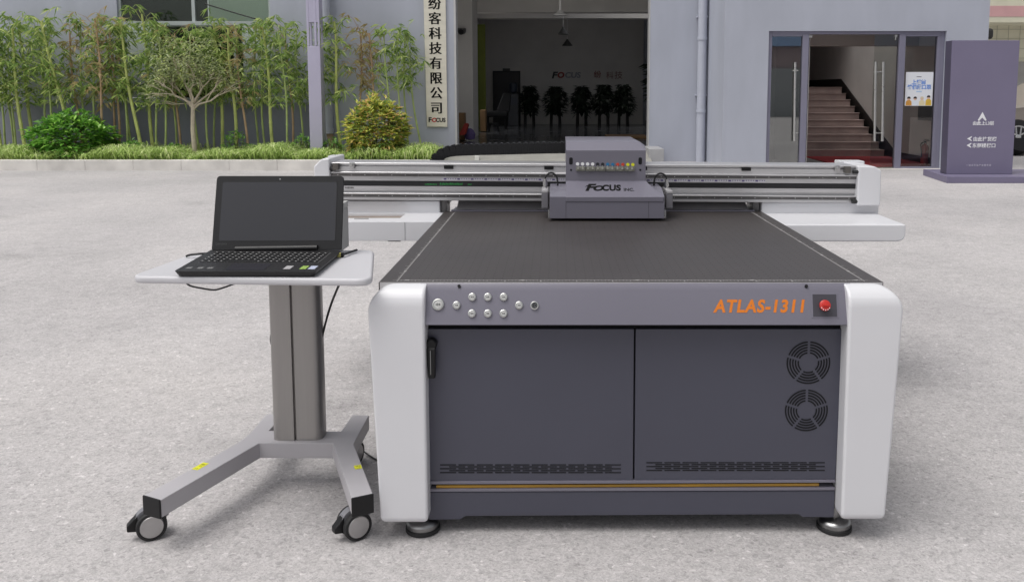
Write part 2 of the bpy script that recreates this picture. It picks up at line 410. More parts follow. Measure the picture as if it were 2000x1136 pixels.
# ---- glass entrance on the right block
ent = B(); fy0, fy1 = YR + .05, YR + .15
def fr(u0, u1, v0, v1, proud=0):
    ent.box(ax(u0, YR), ax(u1, YR), fy0 - proud, fy1, az(v1, YR), az(v0, YR))
fr(1497, 1504, 61, 335); fr(1831, 1838, 61, 335); fr(1504, 1831, 61, 67)
fr(1563, 1575, 67, 335, .012); fr(1750, 1762, 67, 335, .012)
for u0, u1 in ((1504, 1563), (1762, 1831)): fr(u0, u1, 326, 333); fr(u0, u1, 67, 71)
fr(1824, 1831, 71, 326)
ent_o = build(ent, 'entrance_frame', FRAME, bld, bevel=.006)
b = B(); b.box(ax(1504, YR), ax(1563, YR), YR + .09, YR + .10, az(326, YR), az(71, YR)); build(b, 'side_pane', GLASS2, ent_o)
b = B(); b.box(ax(1762, YR), ax(1824, YR), YR + .09, YR + .10, az(326, YR), az(71, YR)); build(b, 'side_pane', GLASS, ent_o)
EDGE = mat('glass_edge', (.16, .20, .15), .2)
CHROME = mat('brushed_steel', (.62, .62, .60), .3, 1, var=.04, vscale=20)
gx0, gx1, gz0, gz1 = ax(1704, YR), ax(1749, YR), az(331, YR), az(68, YR)
b = B(); b.box(gx0, gx1, YR + .085, YR + .097, gz0, gz1); gd = build(b, 'glass_door', GLASS, bld)
b = B(); b.box(gx1 - .06, gx1 - .02, YR + .07, YR + .11, gz1 - .04, gz1); b.cyl((gx1 - .04, YR + .091, gz1 - .08), (gx1 - .04, YR + .091, gz1 - .04), .012); build(b, 'door_pivot', CHROME, gd)
def pull(uL, uR, v0, v1, y, parent, slant=0):
    b = B()
    for u in (uL, uR):
        b.cyl(at(u + slant, v0, y), at(u - slant, v1, y), .022, n=14)
    for v in (v0 + 20, v1 - 16):
        b.cyl(at(uL - 3, v, y), at(uR + 3, v, y), .009, n=10)
    return build(b, 'door_handle', CHROME, parent)
pull(1709, 1724, 121, 276, YR + .03, gd, 1)
# open left leaf, swung inside against its post, and the leaf behind the left side pane
lx = ax(1579, YR)
b = B(); b.box(lx, lx + .012, YR + .17, YR + 1.08, gz0, gz1); gd2 = build(b, 'glass_door', GLASS, bld)
b = B(); b.box(lx - .01, lx + .05, YR + .15, YR + .2, gz1 - .04, gz1); build(b, 'door_pivot', CHROME, gd2)
b = B(); b.cyl(at(1553, 122, YR + .05), at(1551, 276, YR + .05), .022, n=14)
for v in (138, 260): b.cyl(at(1552, v, YR + .055), at(1552, v, YR + .055) + Vector((0, .04, 0)), .01, n=10); b.cyl(at(1548, v, YR + .05), at(1559, v, YR + .05), .009, n=10)
build(b, 'door_handle', CHROME, bld)
# stairwell
SW = mat('stair_plaster', (.68, .655, .635), .85, var=.05, vscale=2)
sx1 = 6.56; sx0 = XB0 + .28
b = B(); b.box(sx1, sx1 + .15, YR + .28, 23, 0, 5); build(b, 'stair_wall', SW, bld)
b = B(); b.box(ax(1560, YR + .4), ax(1574, YR + .4), YR + .35, 23, 0, 5); b.box(sx0, sx1, 22, 22.2, 0, 5); build(b, 'stair_wall', SW, bld)
b = B()
for q in ((sx0, 4.5, YR + .28, 23), (6.4, sx1, YR + .28, 23), (4.5, 6.4, YR + .28, 15.8), (4.5, 6.4, 18.8, 23)): b.box(*q, 3.4, 3.5)  # ceiling gap added out of view to brighten the stairs
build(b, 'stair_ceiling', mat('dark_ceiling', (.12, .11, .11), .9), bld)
b = B(); b.box(ax(1574, 14.7), sx1, 15.4, 15.6, az(90, 15.4), 3.4); build(b, 'lintel', mat('lintel_plaster', (.50, .45, .42), .85), bld)
b = B(); sy, NS, RI, TR = 16.6, 10, .138, .29
RS = mat('terrazzo_step', (.42, .33, .31), .6, var=.16, vscale=3)
sl = ax(1570, 16.6)
for k in range(NS):
    y1 = sy + TR * k
    b.box(sl, sx1 - .08, y1, 22, RI * k, RI * (k + 1) - .012); b.box(sl, sx1 - .076, y1 - .02, 22, RI * (k + 1) - .012, RI * (k + 1))
build(b, 'staircase', RS, bld, bevel=.004, seg=1)
b = B(); pts = [(16.35, 0), (16.35, .17), (sy + TR * NS, RI * NS + .19), (22, RI * NS + .19), (22, 0)]
b.prism(pts, 'X', sx1 - .02, sx1); b.box(sx1 - .02, sx1, YR + .3, 16.35, 0, .13); b.box(sl, sx1 - .02, 21.98, 22, RI * NS, RI * NS + .19)
build(b, 'skirting', mat('black_skirting', (.012, .011, .011), .5), bld)
b = B(); b.box(sl, sx1 - .02, YR + .3, sy - .02, .002, .014); build(b, 'floor_mat', mat('red_mat', (.50, .07, .08), .9, var=.15, vscale=30, bump=.5, bscale=200), bld)
b = B(); b.box(ax(1490, YR), ax(1850, YR), YR - .06, YR + .28, -.01, .012); build(b, 'threshold', KERB, bld)
# emergency lamp on the stair wall
el = thing('emergency_lamp', 'small dark emergency lamp on the stairwell back wall under a conduit', 'lamp', at(1630, 155, 21.97))
b = B(); p = at(1630, 145, 21.95); b.box(p.x - .11, p.x + .11, 21.9, 21.98, p.z - .12, p.z + .1); build(b, 'housing', mat('lamp_green', (.03, .05, .03), .5), el, bevel=.01)
b = B(); b.lathe([(.05, 0), (.05, .03), (.02, .045)], (p.x - .05, 21.9, p.z + .12), (0, -1, 0)); build(b, 'lamp_head', BLACK, el)
b = B(); b.cyl((p.x + .03, 21.96, p.z + .1), (p.x + .03, 21.96, 3.4), .014, n=8); build(b, 'conduit', SW, el)
# dark box added in place of a reflection in the glass; fire extinguisher
b = B(); b.box(sx1 - .14, sx1, 14.35, 15.0, az(236, 14.6), az(196, 14.6) + .04)
tag(build(b, 'reflection_box', mat('reflection_box_paint', (.05, .05, .06), .4), bevel=.01), 'dark box added for a reflection in the right glass pane, above the red extinguisher', 'box')
fe = thing('fire_extinguisher', 'red fire extinguisher standing on the floor behind the right glass pane', 'fire extinguisher', (ax(1806, 14.45), 14.45, .014))
fx = ax(1806, 14.45)
b = B(); b.lathe([(.052, 0), (.06, .01), (.062, .03), (.062, .30), (.05, .345), (.022, .37), (.022, .385)], (fx, 14.45, .014)); build(b, 'cylinder', mat('extinguisher_red', (.42, .02, .018), .35, coat=.3), fe)
b = B(); b.cyl((fx, 14.45, .395), (fx, 14.45, .43), .018, n=12); b.box(fx - .03, fx + .07, 14.44, 14.46, .43, .445); b.box(fx - .02, fx + .06, 14.44, 14.46, .455, .467); build(b, 'valve', BLACK, fe)
b = B(); b.tube(smooth_path([(fx - .02, 14.44, .42), (fx - .08, 14.43, .38), (fx - .07, 14.42, .25), (fx - .065, 14.42, .16)]), .01); build(b, 'hose', RUBBER, fe)

# ---- poster on the right glass pane
py = YR + .085
pq = [at(1762, 207, py), at(1814, 206, py), at(1817, 141, py), at(1765, 141, py)]
pz0, pz1, px0, px1 = pq[0].z, pq[2].z, ax(1763, py), ax(1816, py)
po = thing('poster', 'white paper poster with blue writing and cartoon people stuck on the glass', 'poster', ((px0 + px1) / 2, py, pz0))
b = B(); b.box(px0, px1, py - .002, py, pz0, pz1); build(b, 'sheet', mat('paper', (.78, .80, .84), .7), po)
PB = mat('poster_blue', (.20, .34, .72), .6)
pc = (px0 + px1) / 2; pw = px1 - px0
text('上楼前', 'lettering', PB, po, (pc - .01, py - .003, pz0 + .36), .078, bold=.004)
text('请佩戴口罩', 'lettering', PB, po, (pc, py - .003, pz0 + .28), .078, bold=.004)
b = B(); b.box(pc - .045, pc + .045, py - .0035, py - .002, pz0 + .225, pz0 + .245); build(b, 'caption_bar', mat('poster_pale_blue', (.45, .60, .80), .6), po)
b = B(); b.box(pc - .05, pc + .03, py - .0035, py - .002, pz0 + .47, pz0 + .482); build(b, 'header_mark', mat('poster_grey', (.2, .2, .22), .6), po)
CL = [((.62, .30, .06), .14, .0), ((.75, .80, .85), .37, .0), ((.75, .66, .42), .62, .0), ((.68, .45, .06), .86, .02)]
for k, (c, fxr, dz) in enumerate(CL):
    xx = px0 + pw * fxr; b = B()
    b.prism([(xx - .05, pz0 + .006), (xx + .05, pz0 + .006), (xx + .045, pz0 + .07 + dz), (xx + .02, pz0 + .095 + dz), (xx - .02, pz0 + .095 + dz), (xx - .045, pz0 + .07 + dz)], 'Y', py - .0032, py - .002)
    fg = build(b, 'figure_print', mat('poster_shirt_%d' % k, c, .6), po)
    b = B(); b.cyl((xx, py - .002, pz0 + .118 + dz), (xx, py - .0036, pz0 + .118 + dz), .026, n=16); build(b, 'face_print', mat('poster_skin', (.75, .50, .38), .6), fg)
    b = B(); b.prism([(xx - .03, pz0 + .118 + dz), (xx + .03, pz0 + .118 + dz), (xx + .024, pz0 + .145 + dz), (xx, pz0 + .155 + dz), (xx - .024, pz0 + .145 + dz)], 'Y', py - .004, py - .0037)
    build(b, 'hair_print', mat('poster_hair' if k != 2 else 'poster_fair_hair', (.05, .035, .035) if k != 2 else (.7, .6, .42), .6), fg)

# ---- vertical company plaque
plq = thing('wall_plaque', 'tall brushed gold plaque with black vertical lettering beside the dark doorway', 'sign', (ax(854, YL), YL - .04, az(248, YL)))
PLM = mat('plaque_metal', (.78, .74, .63), .34, .6, var=.06, vscale=2.5, stretch=(1, 1, 6))
qx0, qx1 = ax(835, YL), ax(875, YL); qz0 = az(248, YL - .04)
b = B(); b.hexa([(qx0, YL - .045, qz0), (qx1, YL - .045, qz0), (qx1 + .0, YL - .05, 3.7), (qx0 - .03, YL - .05, 3.7)], [(qx0, YL - .001, qz0), (qx1, YL - .001, qz0), (qx1, YL - .001, 3.7), (qx0 - .03, YL - .001, 3.7)])
build(b, 'plate', PLM, plq, bevel=.006)
cxs = (qx0 + qx1) / 2 - .002
for k, ch in enumerate('司公限有技科客纷'):
    b = B(); zc = az(211 - 29.0 * k, YL) - .085
    for j, dx_ in enumerate((-.007, 0, .007)):
        add_me(b, text(ch, 'tmp', None, None, (cxs + dx_ - .004 * k * .35, YL - .0515 - .0004 * j, zc), .232, ext=.0008, bold=.0005, link=False))
    build(b, 'character', TEXTK, plq, smooth=None)
lz = az(238, YL)
text('F', 'logo_letter', TEXTK, plq, (cxs - .125, YL - .05, lz), .115, bold=.004, sx=1.15, ext=.001)
text('O', 'logo_letter', RED, plq, (cxs - .045, YL - .05, lz), .10, bold=.005, sx=1.1, ext=.001)
text('CUS', 'logo_letter', TEXTK, plq, (cxs + .07, YL - .05, lz), .10, bold=.004, sx=.95, ext=.001)

# ---- hall contents
LAMPM = mat('lamp_enamel', (.8, .79, .76), .4); 
for k, (u, vtop, vbot, w, Y) in enumerate(((1094, 20, 31, 28, 17.8), (1100, 53, 68, 20, 22.2), (1108, 77, 90, 20, 25.6))):
    p = at(u, vbot, Y); r = w / 2 / F * Y; h = az(vtop, Y) - p.z
    lp = thing('pendant_lamp', ['pale pendant lamp hanging nearest the doorway, highest in the hall', 'dark conical pendant lamp hanging in the middle of the three', 'dark conical pendant lamp hanging lowest and nearest the back wall'][k], 'lamp', (p.x, Y, p.z), 'pendant lamps in the hall')
    b = B(); b.lathe([(r, 0), (r * 1.02, .012), (r * .75, h * .35), (r * .3, h * .8), (r * .18, h), (r * .12, h)], p); build(b, 'lamp_shade', LAMPM if k == 0 else mat('lamp_dark', (.08, .08, .075), .5), lp)
    b = B(); b.cyl(p + Vector((0, 0, h)), (p.x, Y, 4.3), .02 if k == 0 else .008, n=8); build(b, 'hanger_rod', LAMPM, lp)
hy = HYB - .03
text('F', 'hall_logo', mat('hall_dark_letters', (.02, .018, .018), .5), bld, (ax(1082, hy), hy, az(153, hy)), .28, bold=.01, sx=1.2, ext=.01, shear=.2)
text('O', 'hall_logo', mat('hall_red_letters', (.28, .05, .04), .5), bld, (ax(1095, hy), hy, az(152, hy)), .24, bold=.012, sx=1.1, ext=.01, shear=.1)
text('CUS', 'hall_logo', mat('hall_grey_letters', (.26, .27, .30), .4), bld, (ax(1118, hy), hy, az(152, hy)), .24, bold=.008, sx=1.1, ext=.01, shear=.1)
text('纷', 'hall_logo', MC['hall_red_letters'], bld, (ax(1166, hy), hy, az(151, hy)), .24, ext=.01)
text('科', 'hall_logo', mat('hall_pink_letters', (.24, .12, .10), .5), bld, (ax(1190, hy), hy, az(153, hy)), .24, ext=.01)
text('技', 'hall_logo', MC['hall_pink_letters'], bld, (ax(1207, hy), hy, az(153, hy)), .26, ext=.01)
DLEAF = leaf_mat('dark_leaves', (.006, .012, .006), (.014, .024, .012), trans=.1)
def flower_stand(u, vtop, wpx, label, seed, Y=25.2, stems=2):
    rg = random.Random(seed); base = at(u, 248, Y); base.z = FZ; top = az(vtop, Y); w = wpx / F * Y / 2
    t = thing('flower_stand', label, 'flower stand', base, 'dark leafy flower stands along the back wall of the hall')
    for s in range(stems):
        o = (s - (stems - 1) / 2) * .26; b = B()
        b.tube([base + Vector((o, 0, 0)), base + Vector((o * .9, 0, .5)), base + Vector((o * .5, .02, (top - FZ) * .75))], .05, 8, .035)
        build(b, 'leg', mat('dark_stem', (.012, .010, .009), .8), t)
    b = B(); z0 = FZ + .36
    b.lathe([(.05, 0), (w * .35, .12), (w * .48, .5), (w * .4, .8), (w * .2, top - z0 - .12)], (base.x, Y, z0), n=14)
    for k in range(430):
        f = rg.random() ** .85; z = z0 + (top - z0 - .08) * f
        prof = (.55 + .5 * math.sin(math.pi * min(1, .1 + 1.0 * f))) * (1 if f < .85 else .75) * (1 + .14 * math.sin(9 * f + seed))
        a = rg.uniform(0, 6.283); rr = w * prof * (.50 + .32 * rg.random())
        p = Vector((base.x + rr * math.cos(a), Y + rr * math.sin(a), z))
        b.leaf(p, Vector((math.cos(a), math.sin(a), rg.uniform(-.7, .5))), Vector((0, 0, 1)), rg.uniform(.11, .22), rg.uniform(.07, .12), .3)
    build(b, 'foliage', DLEAF, t, smooth=False)
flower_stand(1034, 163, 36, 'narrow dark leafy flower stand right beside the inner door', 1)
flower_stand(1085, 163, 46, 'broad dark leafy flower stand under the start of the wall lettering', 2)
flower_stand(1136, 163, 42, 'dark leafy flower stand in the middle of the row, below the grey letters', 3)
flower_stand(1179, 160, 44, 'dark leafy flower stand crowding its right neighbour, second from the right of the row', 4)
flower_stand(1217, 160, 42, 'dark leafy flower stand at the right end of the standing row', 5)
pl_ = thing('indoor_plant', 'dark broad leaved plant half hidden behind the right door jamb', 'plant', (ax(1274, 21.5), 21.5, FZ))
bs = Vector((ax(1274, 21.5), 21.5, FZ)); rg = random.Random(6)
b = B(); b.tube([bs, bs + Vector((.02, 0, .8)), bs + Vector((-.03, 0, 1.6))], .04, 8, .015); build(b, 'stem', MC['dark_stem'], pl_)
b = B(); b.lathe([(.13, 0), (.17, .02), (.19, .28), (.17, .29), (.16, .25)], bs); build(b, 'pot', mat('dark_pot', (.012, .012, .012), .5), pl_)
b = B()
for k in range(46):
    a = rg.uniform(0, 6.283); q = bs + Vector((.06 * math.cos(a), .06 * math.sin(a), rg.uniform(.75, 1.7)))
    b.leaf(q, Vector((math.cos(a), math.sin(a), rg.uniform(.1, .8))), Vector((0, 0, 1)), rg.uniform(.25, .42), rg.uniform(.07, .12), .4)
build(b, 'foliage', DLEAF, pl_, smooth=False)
def hbox(name, u0, u1, v0, v1, Y, d, m, label, cat):
    b = B(); b.box(ax(u0, Y), ax(u1, Y), Y, Y + d, az(v1, Y), az(v0, Y)); return tag(build(b, name, m, bevel=.015), label, cat)
CARD = mat('cardboard', (.22, .13, .06), .85, var=.15, vscale=4)
vf = lambda Y: 180 + (HC - FZ) / Y * F
hbox('carton', 892, 907, 221, vf(17.6) - .5, 17.6, .4, CARD, 'tall brown carton by the left jamb of the hall doorway', 'box')
hbox('carton', 938, 949, 215, vf(21.5) - .5, 21.5, .4, CARD, 'narrow brown carton standing behind the left pillar', 'box')
t = thing('red_sack', 'slumped red sack leaning on the brown carton by the hall doorway', 'sack', at(906, 262, 17.3))
b = B(); b.prism(round_poly([at(896, 264, 17.2).xz[:], at(908, 264, 17.2).xz[:], at(915, 243, 17.2).xz[:], at(908, 240, 17.2).xz[:]], .03), 'Y', 17.2, 17.42); build(b, 'cloth', mat('red_cloth', (.30, .03, .02), .8, var=.2), t, bevel=.02)
b = B(); b.lathe([(.03, 0), (.1, .02), (.12, .12), (.08, .2), (.03, .24)], (ax(918, 17.5), 17.5, FZ + .02), n=14); tag(build(b, 'purple_bag', mat('purple_cloth', (.10, .07, .18), .8, var=.3)), 'purple bag slumped next to the red sack', 'bag')
t = thing('office_chair', 'black padded armchair standing in front of the inner door', 'chair', (ax(975, 23), 23, FZ))
cxx = ax(975, 23)
b = B(); b.box(cxx - .36, cxx + .25, 22.8, 23.3, FZ + .33, FZ + .50); build(b, 'seat', BLACK, t, bevel=.04)
b = B(); b.hexa([(cxx - .1, 23.2, FZ + .45), (cxx + .28, 23.2, FZ + .45), (cxx + .32, 23.3, FZ + .98), (cxx + .1, 23.3, FZ + .98)], [(cxx - .1, 23.32, FZ + .45), (cxx + .28, 23.32, FZ + .45), (cxx + .32, 23.4, FZ + .98), (cxx + .1, 23.4, FZ + .98)]); build(b, 'backrest', BLACK, t, bevel=.03)
for sx_ in (-.3, .18):
    for yy in (22.85, 23.22): b = B(); b.cyl((cxx + sx_, yy, FZ), (cxx + sx_, yy, FZ + .34), .02, n=8); build(b, 'leg', BLACK, t)
t = thing('stool', 'small black stool on the hall floor left of the armchair', 'stool', (ax(965, 21.8), 21.8, FZ)); cxx = ax(965, 21.8)
b = B(); b.box(cxx - .12, cxx + .12, 21.7, 21.92, FZ + .17, FZ + .21); build(b, 'seat', BLACK, t, bevel=.01)
for sx_ in (-.11, .11):
    for yy in (21.71, 21.91): b = B(); b.cyl((cxx + sx_ * 1.15, yy, FZ), (cxx + sx_ * .8, yy, FZ + .18), .014, n=8); build(b, 'leg', BLACK, t)
t = thing('water_dispenser', 'grey upright water dispenser in front of the inner door', 'dispenser', (ax(1004, 25.6), 25.6, FZ)); cxx = ax(1003, 25.6)
b = B(); b.box(cxx - .16, cxx + .16, 25.5, 25.8, FZ, FZ + .95); build(b, 'cabinet', mat('dispenser_grey', (.11, .115, .13), .4), t, bevel=.02)
b = B(); b.box(cxx - .12, cxx + .12, 25.49, 25.499, FZ + .62, FZ + .82); build(b, 'tap_recess', mat('tap_grey', (.10, .11, .14), .4), t)
b = B(); b.lathe([(.05, 0), (.12, .06), (.13, .1), (.13, .3), (.1, .33)], (cxx, 25.65, FZ + .951)); build(b, 'bottle', mat('bottle_blue', (.03, .04, .06), .3), t)
b = B(); b.box(ax(983, HYB), ax(997, HYB), HYB - .06, HYB - .001, az(139, HYB), az(134, HYB)); tag(build(b, 'exit_sign', mat('exit_sign_grey', (.05, .055, .05), .5), bevel=.005), 'small unlit sign box fixed above the inner door', 'sign')
t = thing('security_camera', 'black security camera on the pillar high in the hall', 'camera', at(903, 64, 18.39))
p = at(905, 62, 18.3); b = B(); b.cyl(p + Vector((-.02, -.28, -.03)), p, .06, .055, n=14); build(b, 'camera_body', BLACK, t)
b = B(); b.box(p.x - .14, p.x + .05, p.y, 18.4, p.z, p.z + .07); build(b, 'bracket', DSTEEL, t)
b = B(); p = at(1215, 262, 18); b.box(p.x - .3, p.x + .6, 18.3, 19.2, FZ, FZ + .05); tag(build(b, 'floor_pallet', CARD, bevel=.01), 'flat brown board lying on the hall floor at right', 'board')
b = B(); p = at(932, 311, 14.6); b.box(p.x - .04, p.x + .04, 14.56, 14.64, p.z - .06, p.z + .06); tag(build(b, 'white_block', mat('block_white', (.7, .7, .66), .7), bevel=.008), 'small white block lying on the ramp behind the cable chain', 'block')

# ================================================================== POST, PLANTS
t = thing('steel_post', 'pale purple square steel post with open slots in its upper half', 'post', (ax(618, 14.6), 14.6, .16))
pxl, pxr = ax(606, 14.6), ax(631, 14.6); zs = az(90, 14.6); pw_ = pxr - pxl
b = B(); b.box(pxl, pxr, 14.6, 14.6 + pw_, .12, zs); build(b, 'shaft', PURPLE2, t, bevel=.012)
b = B()
for fx_, w_ in ((0, .19), (.58, .17), (.86, .14)): b.box(pxl + pw_ * fx_, pxl + pw_ * (fx_ + w_), 14.6, 14.6 + pw_ * .15, zs, TOP)
for fx_, w_ in ((0, .15), (.85, .15)): b.box(pxl + pw_ * fx_, pxl + pw_ * (fx_ + w_), 14.6 + pw_ * .85, 14.6 + pw_, zs, TOP)
b.box(pxl + pw_ * .02, pxr - pw_ * .02, 14.6 + pw_ * .02, 14.6 + pw_ * .98, az(44, 14.6), TOP)
build(b, 'slotted_shaft', PURPLE2, t, bevel=.006)
b = B(); b.box(pxl - .05, pxr + .05, 14.55, 14.65 + pw_, .12, .165); build(b, 'base_plate', PURPLE2, t, bevel=.006)

LEAF_B = leaf_mat('bamboo_leaves', (.13, .24, .055), (.44, .58, .18), (.72, .78, .34), trans=.5)
LEAF_Y = leaf_mat('dry_bamboo_leaves', (.42, .34, .16), (.55, .45, .24), (.34, .40, .14))
CULM = mat('bamboo_culm', (.47, .52, .17), .45, var=.25, vscale=4)
CULM2 = mat('young_culm', (.36, .44, .16), .5, var=.25, vscale=4)
CULMD = mat('dry_culm', (.46, .31, .19), .6, var=.3, vscale=5)
def bamboo(ub, ut, vt, kind, seed, Y, label, dens=1.0, zlow=.95):
    rg = random.Random(seed); zb = .16
    base = Vector((ax(ub, Y), Y, zb)); top = Vector((ax(ut, Y), Y + rg.uniform(-.15, .1), max(az(vt, Y), 1.5)))
    t = thing('bamboo', label, 'bamboo', base, 'bamboo stalks in front of the wall')
    r0 = {'thick': .032, 'dry': .022, 'thin': .02}[kind]
    H = top.z - zb; n = 12; path = []
    for k in range(n + 1):
        f = k / n; p = base.lerp(top, f); p.x += .05 * math.sin(f * 3 + seed) * f * (1 - f) * 4; path.append(p)
    b = B(); b.tube(path, r0, 7, r0 * .55)
    for k in range(1, n): rr = r0 * (1 - .45 * k / n) * 1.18; b.cyl(path[k] - Vector((0, 0, .008)), path[k] + Vector((0, 0, .008)), rr, n=7)
    br = []
    for k in range(4, n + 1):
        for q in range(3):
            a = rg.uniform(0, 6.283); L = rg.uniform(.22, .52) * (.7 if k > 9 else 1) * (.6 if ub > 745 else 1)
            p0 = path[k] - Vector((0, 0, rg.uniform(0, H / n))); p1 = p0 + Vector((math.cos(a) * L, math.sin(a) * L * .6, rg.uniform(.05, .3)))
            if p0.z < zlow: continue
            if p1.y > YL - .06: p1.y = YL - .06
            b.tube([p0, p0.lerp(p1, .5) + Vector((0, 0, .06)), p1], .006, 4, .002); br.append((p0, p1))
    build(b, 'culm', {'thick': CULM, 'dry': CULMD, 'thin': CULM2}[kind], t)
    b = B()
    for p0, p1 in br:
        for c in range(int(rg.uniform(5, 8) * dens)):
            q = p0.lerp(p1, rg.uniform(.25, 1.1)) + Vector((rg.gauss(0, .05), rg.gauss(0, .05), rg.gauss(0, .05)))
            a0 = rg.uniform(0, 6.283)
            for f in range(rg.randint(3, 5)):
                a = a0 + rg.gauss(0, .7)
                dvec = Vector((math.cos(a), math.sin(a) * .8, rg.uniform(-.75, .15)))
                e = q + dvec.normalized() * .16
                if e.y > YL - .01: continue
                b.leaf(q, dvec, Vector((0, 0, 1)), rg.uniform(.10, .19), rg.uniform(.016, .028), rg.uniform(.1, .5))
    build(b, 'foliage', LEAF_Y if kind == 'dry' and rg.random() < .6 else LEAF_B, t, smooth=False)
BL = [  # base px, top px, top v, kind
 (4, -8, 60, 'thick'), (11, -2, 70, 'thin'), (28, 18, 65, 'thin'), (31, 26, 50, 'thin'), (51, 33, 55, 'thick'), (72, 45, 38, 'thick'), (92, 88, 55, 'thin'), (102, 102, 48, 'thin'),
 (141, 105, 42, 'thick'), (161, 155, 62, 'dry'), (171, 167, 34, 'thin'), (191, 191, 45, 'thin'), (205, 201, 36, 'dry'), (226, 226, 60, 'dry'), (234, 232, 55, 'dry'), (248, 249, 50, 'thin'),
 (278, 246, 42, 'thick'), (259, 257, 60, 'thin'), (301, 289, 28, 'thick'), (306, 303, 50, 'thin'), (323, 323, 60, 'thin'), (345, 343, 62, 'thin'), (353, 353, 66, 'dry'),
 (390, 387, 70, 'thin'), (408, 405, 64, 'thin'), (419, 421, 58, 'thin'), (435, 428, 48, 'thick'), (461, 461, 56, 'thick'), (485, 467, 56, 'dry'), (506, 507, 60, 'thin'),
 (519, 517, 56, 'thin'), (535, 523, 50, 'thick'), (562, 553, 62, 'thin'), (572, 566, 55, 'dry'), (592, 587, 60, 'thin'), (637, 632, 55, 'thin'),
 (667, 660, 42, 'thick'), (703, 712, 60, 'dry'), (727, 729, 66, 'dry'), (760, 758, 70, 'thin'), (780, 782, 60, 'thin'), (797, 796, 62, 'thin'), (826, 797, 62, 'thin')]
KW = {'thick': 'thick yellow green bamboo stalk', 'thin': 'thin green bamboo stalk', 'dry': 'dry brown bamboo stalk'}
def where(u):
    if u < 55: return 'left of the round green shrub'
    if u < 230: return 'behind the round green shrub'
    if u < 300: return 'between the round shrub and the small tree'
    if u < 440: return 'around the small bare stemmed tree'
    if u < 600: return 'between the small tree and the purple post'
    if u < 645: return 'just right of the purple post'
    if u < 690: return 'left of the yellow red shrub'
    if u < 740: return 'rising behind the yellow red shrub'
    return 'between the yellow red shrub and the plaque'
ORDN = ['first', 'second', 'third', 'fourth', 'fifth', 'sixth', 'seventh', 'eighth', 'ninth']
cnt, tot = {}, {}
srt = sorted(range(len(BL)), key=lambda i: BL[i][0])
for i in srt: k = (KW[BL[i][3]], where(BL[i][0])); tot[k] = tot.get(k, 0) + 1
for i in srt:
    ub, ut, vt, kd = BL[i]; k = (KW[kd], where(ub)); cnt[k] = cnt.get(k, 0) + 1
    lab = ('%s %s' % k) if tot[k] == 1 else '%s %s %s' % (ORDN[cnt[k] - 1], k[0], k[1])
    sparse = ub > 695
    bamboo(ub, ut, vt, kd, 100 + i, 15.05 + .12 * ((i * 7) % 4 - 1.5), lab, .5 if kd == 'dry' or sparse else .62, 1.25 if sparse else 1.0)

# small bare-stemmed tree
rg = random.Random(12); TY = 14.75
tb = Vector((ax(381, TY), TY, .15)); fk = at(377, 203, TY)
tr = thing('small_tree', 'small tree with pale bare stem and a fan of fine branches', 'tree', tb)
b = B(); b.tube([tb, tb.lerp(fk, .5) + Vector((-.02, 0, 0)), fk], .045, 9, .034)
tips = []
def grow(p, d, L, r, lev):
    e = p + d * L; m_ = p.lerp(e, .5) + Vector((rg.gauss(0, .03), rg.gauss(0, .03), .02))
    b.tube([p, m_, e], r, 6, r * .6)
    if lev == 0: tips.append((m_, e)); return
    tips.append((m_, e))
    for k in range(3 if lev > 1 else 3):
        dd = (d + Vector((rg.gauss(0, .4), rg.gauss(0, .35), rg.gauss(.08, .25)))).normalized()
        grow(e if k else m_.lerp(e, .6), dd, L * rg.uniform(.6, .85), r * .6, lev - 1)
for k in range(9):
    a = -1.25 + 2.5 * k / 8
    grow(fk - Vector((0, 0, .05 * (k % 3))), Vector((math.sin(a), rg.uniform(-.4, .4), math.cos(a) * .8 + .15)).normalized(), rg.uniform(.3, .42), .02, 2)
grow(fk - Vector((0, 0, .02)), Vector((-1, -.1, .03)), .34, .012, 1)
build(b, 'trunk', mat('pale_bark', (.56, .48, .39), .85, var=.15, vscale=12), tr)
b = B()
for p0, p1 in tips:
    for k in range(13):
        q = p0.lerp(p1, rg.uniform(.3, 1.15)) + Vector((rg.gauss(0, .07), rg.gauss(0, .07), rg.gauss(.03, .07)))
        if q.z < fk.z + .22 and q.x > fk.x - .45: continue
        a = rg.uniform(0, 6.283); b.leaf(q, Vector((math.cos(a), math.sin(a), rg.uniform(-.5, .6))), Vector((0, 0, 1)), rg.uniform(.06, .11), rg.uniform(.018, .03), .2)
for k in range(2300):
    a, c_, r_ = rg.uniform(0, 6.283), rg.uniform(-.55, 1), rg.random() ** .4
    s_ = math.sqrt(1 - c_ * c_ * .9); lump = 1 + .16 * math.sin(3 * a + 1) * math.cos(4 * c_) + .1 * math.sin(7 * a + 5 * c_)
    q = Vector((fk.x + .03 + .72 * s_ * math.cos(a) * r_ * lump, TY + .5 * s_ * math.sin(a) * r_ * lump, fk.z + .62 + .56 * c_ * r_ * lump))
    if (math.sin(q.x * 9) + math.sin(q.z * 11 + 2) + math.sin(q.y * 10 + 1)) < -.7: continue
    a = rg.uniform(0, 6.283); b.leaf(q, Vector((math.cos(a), math.sin(a), rg.uniform(-.6, .5))), Vector((0, 0, 1)), rg.uniform(.06, .115), rg.uniform(.018, .032), .25)
build(b, 'crown', leaf_mat('grey_green_leaves', (.28, .32, .19), (.50, .55, .32), (.70, .78, .28), trans=.45), tr, smooth=False)

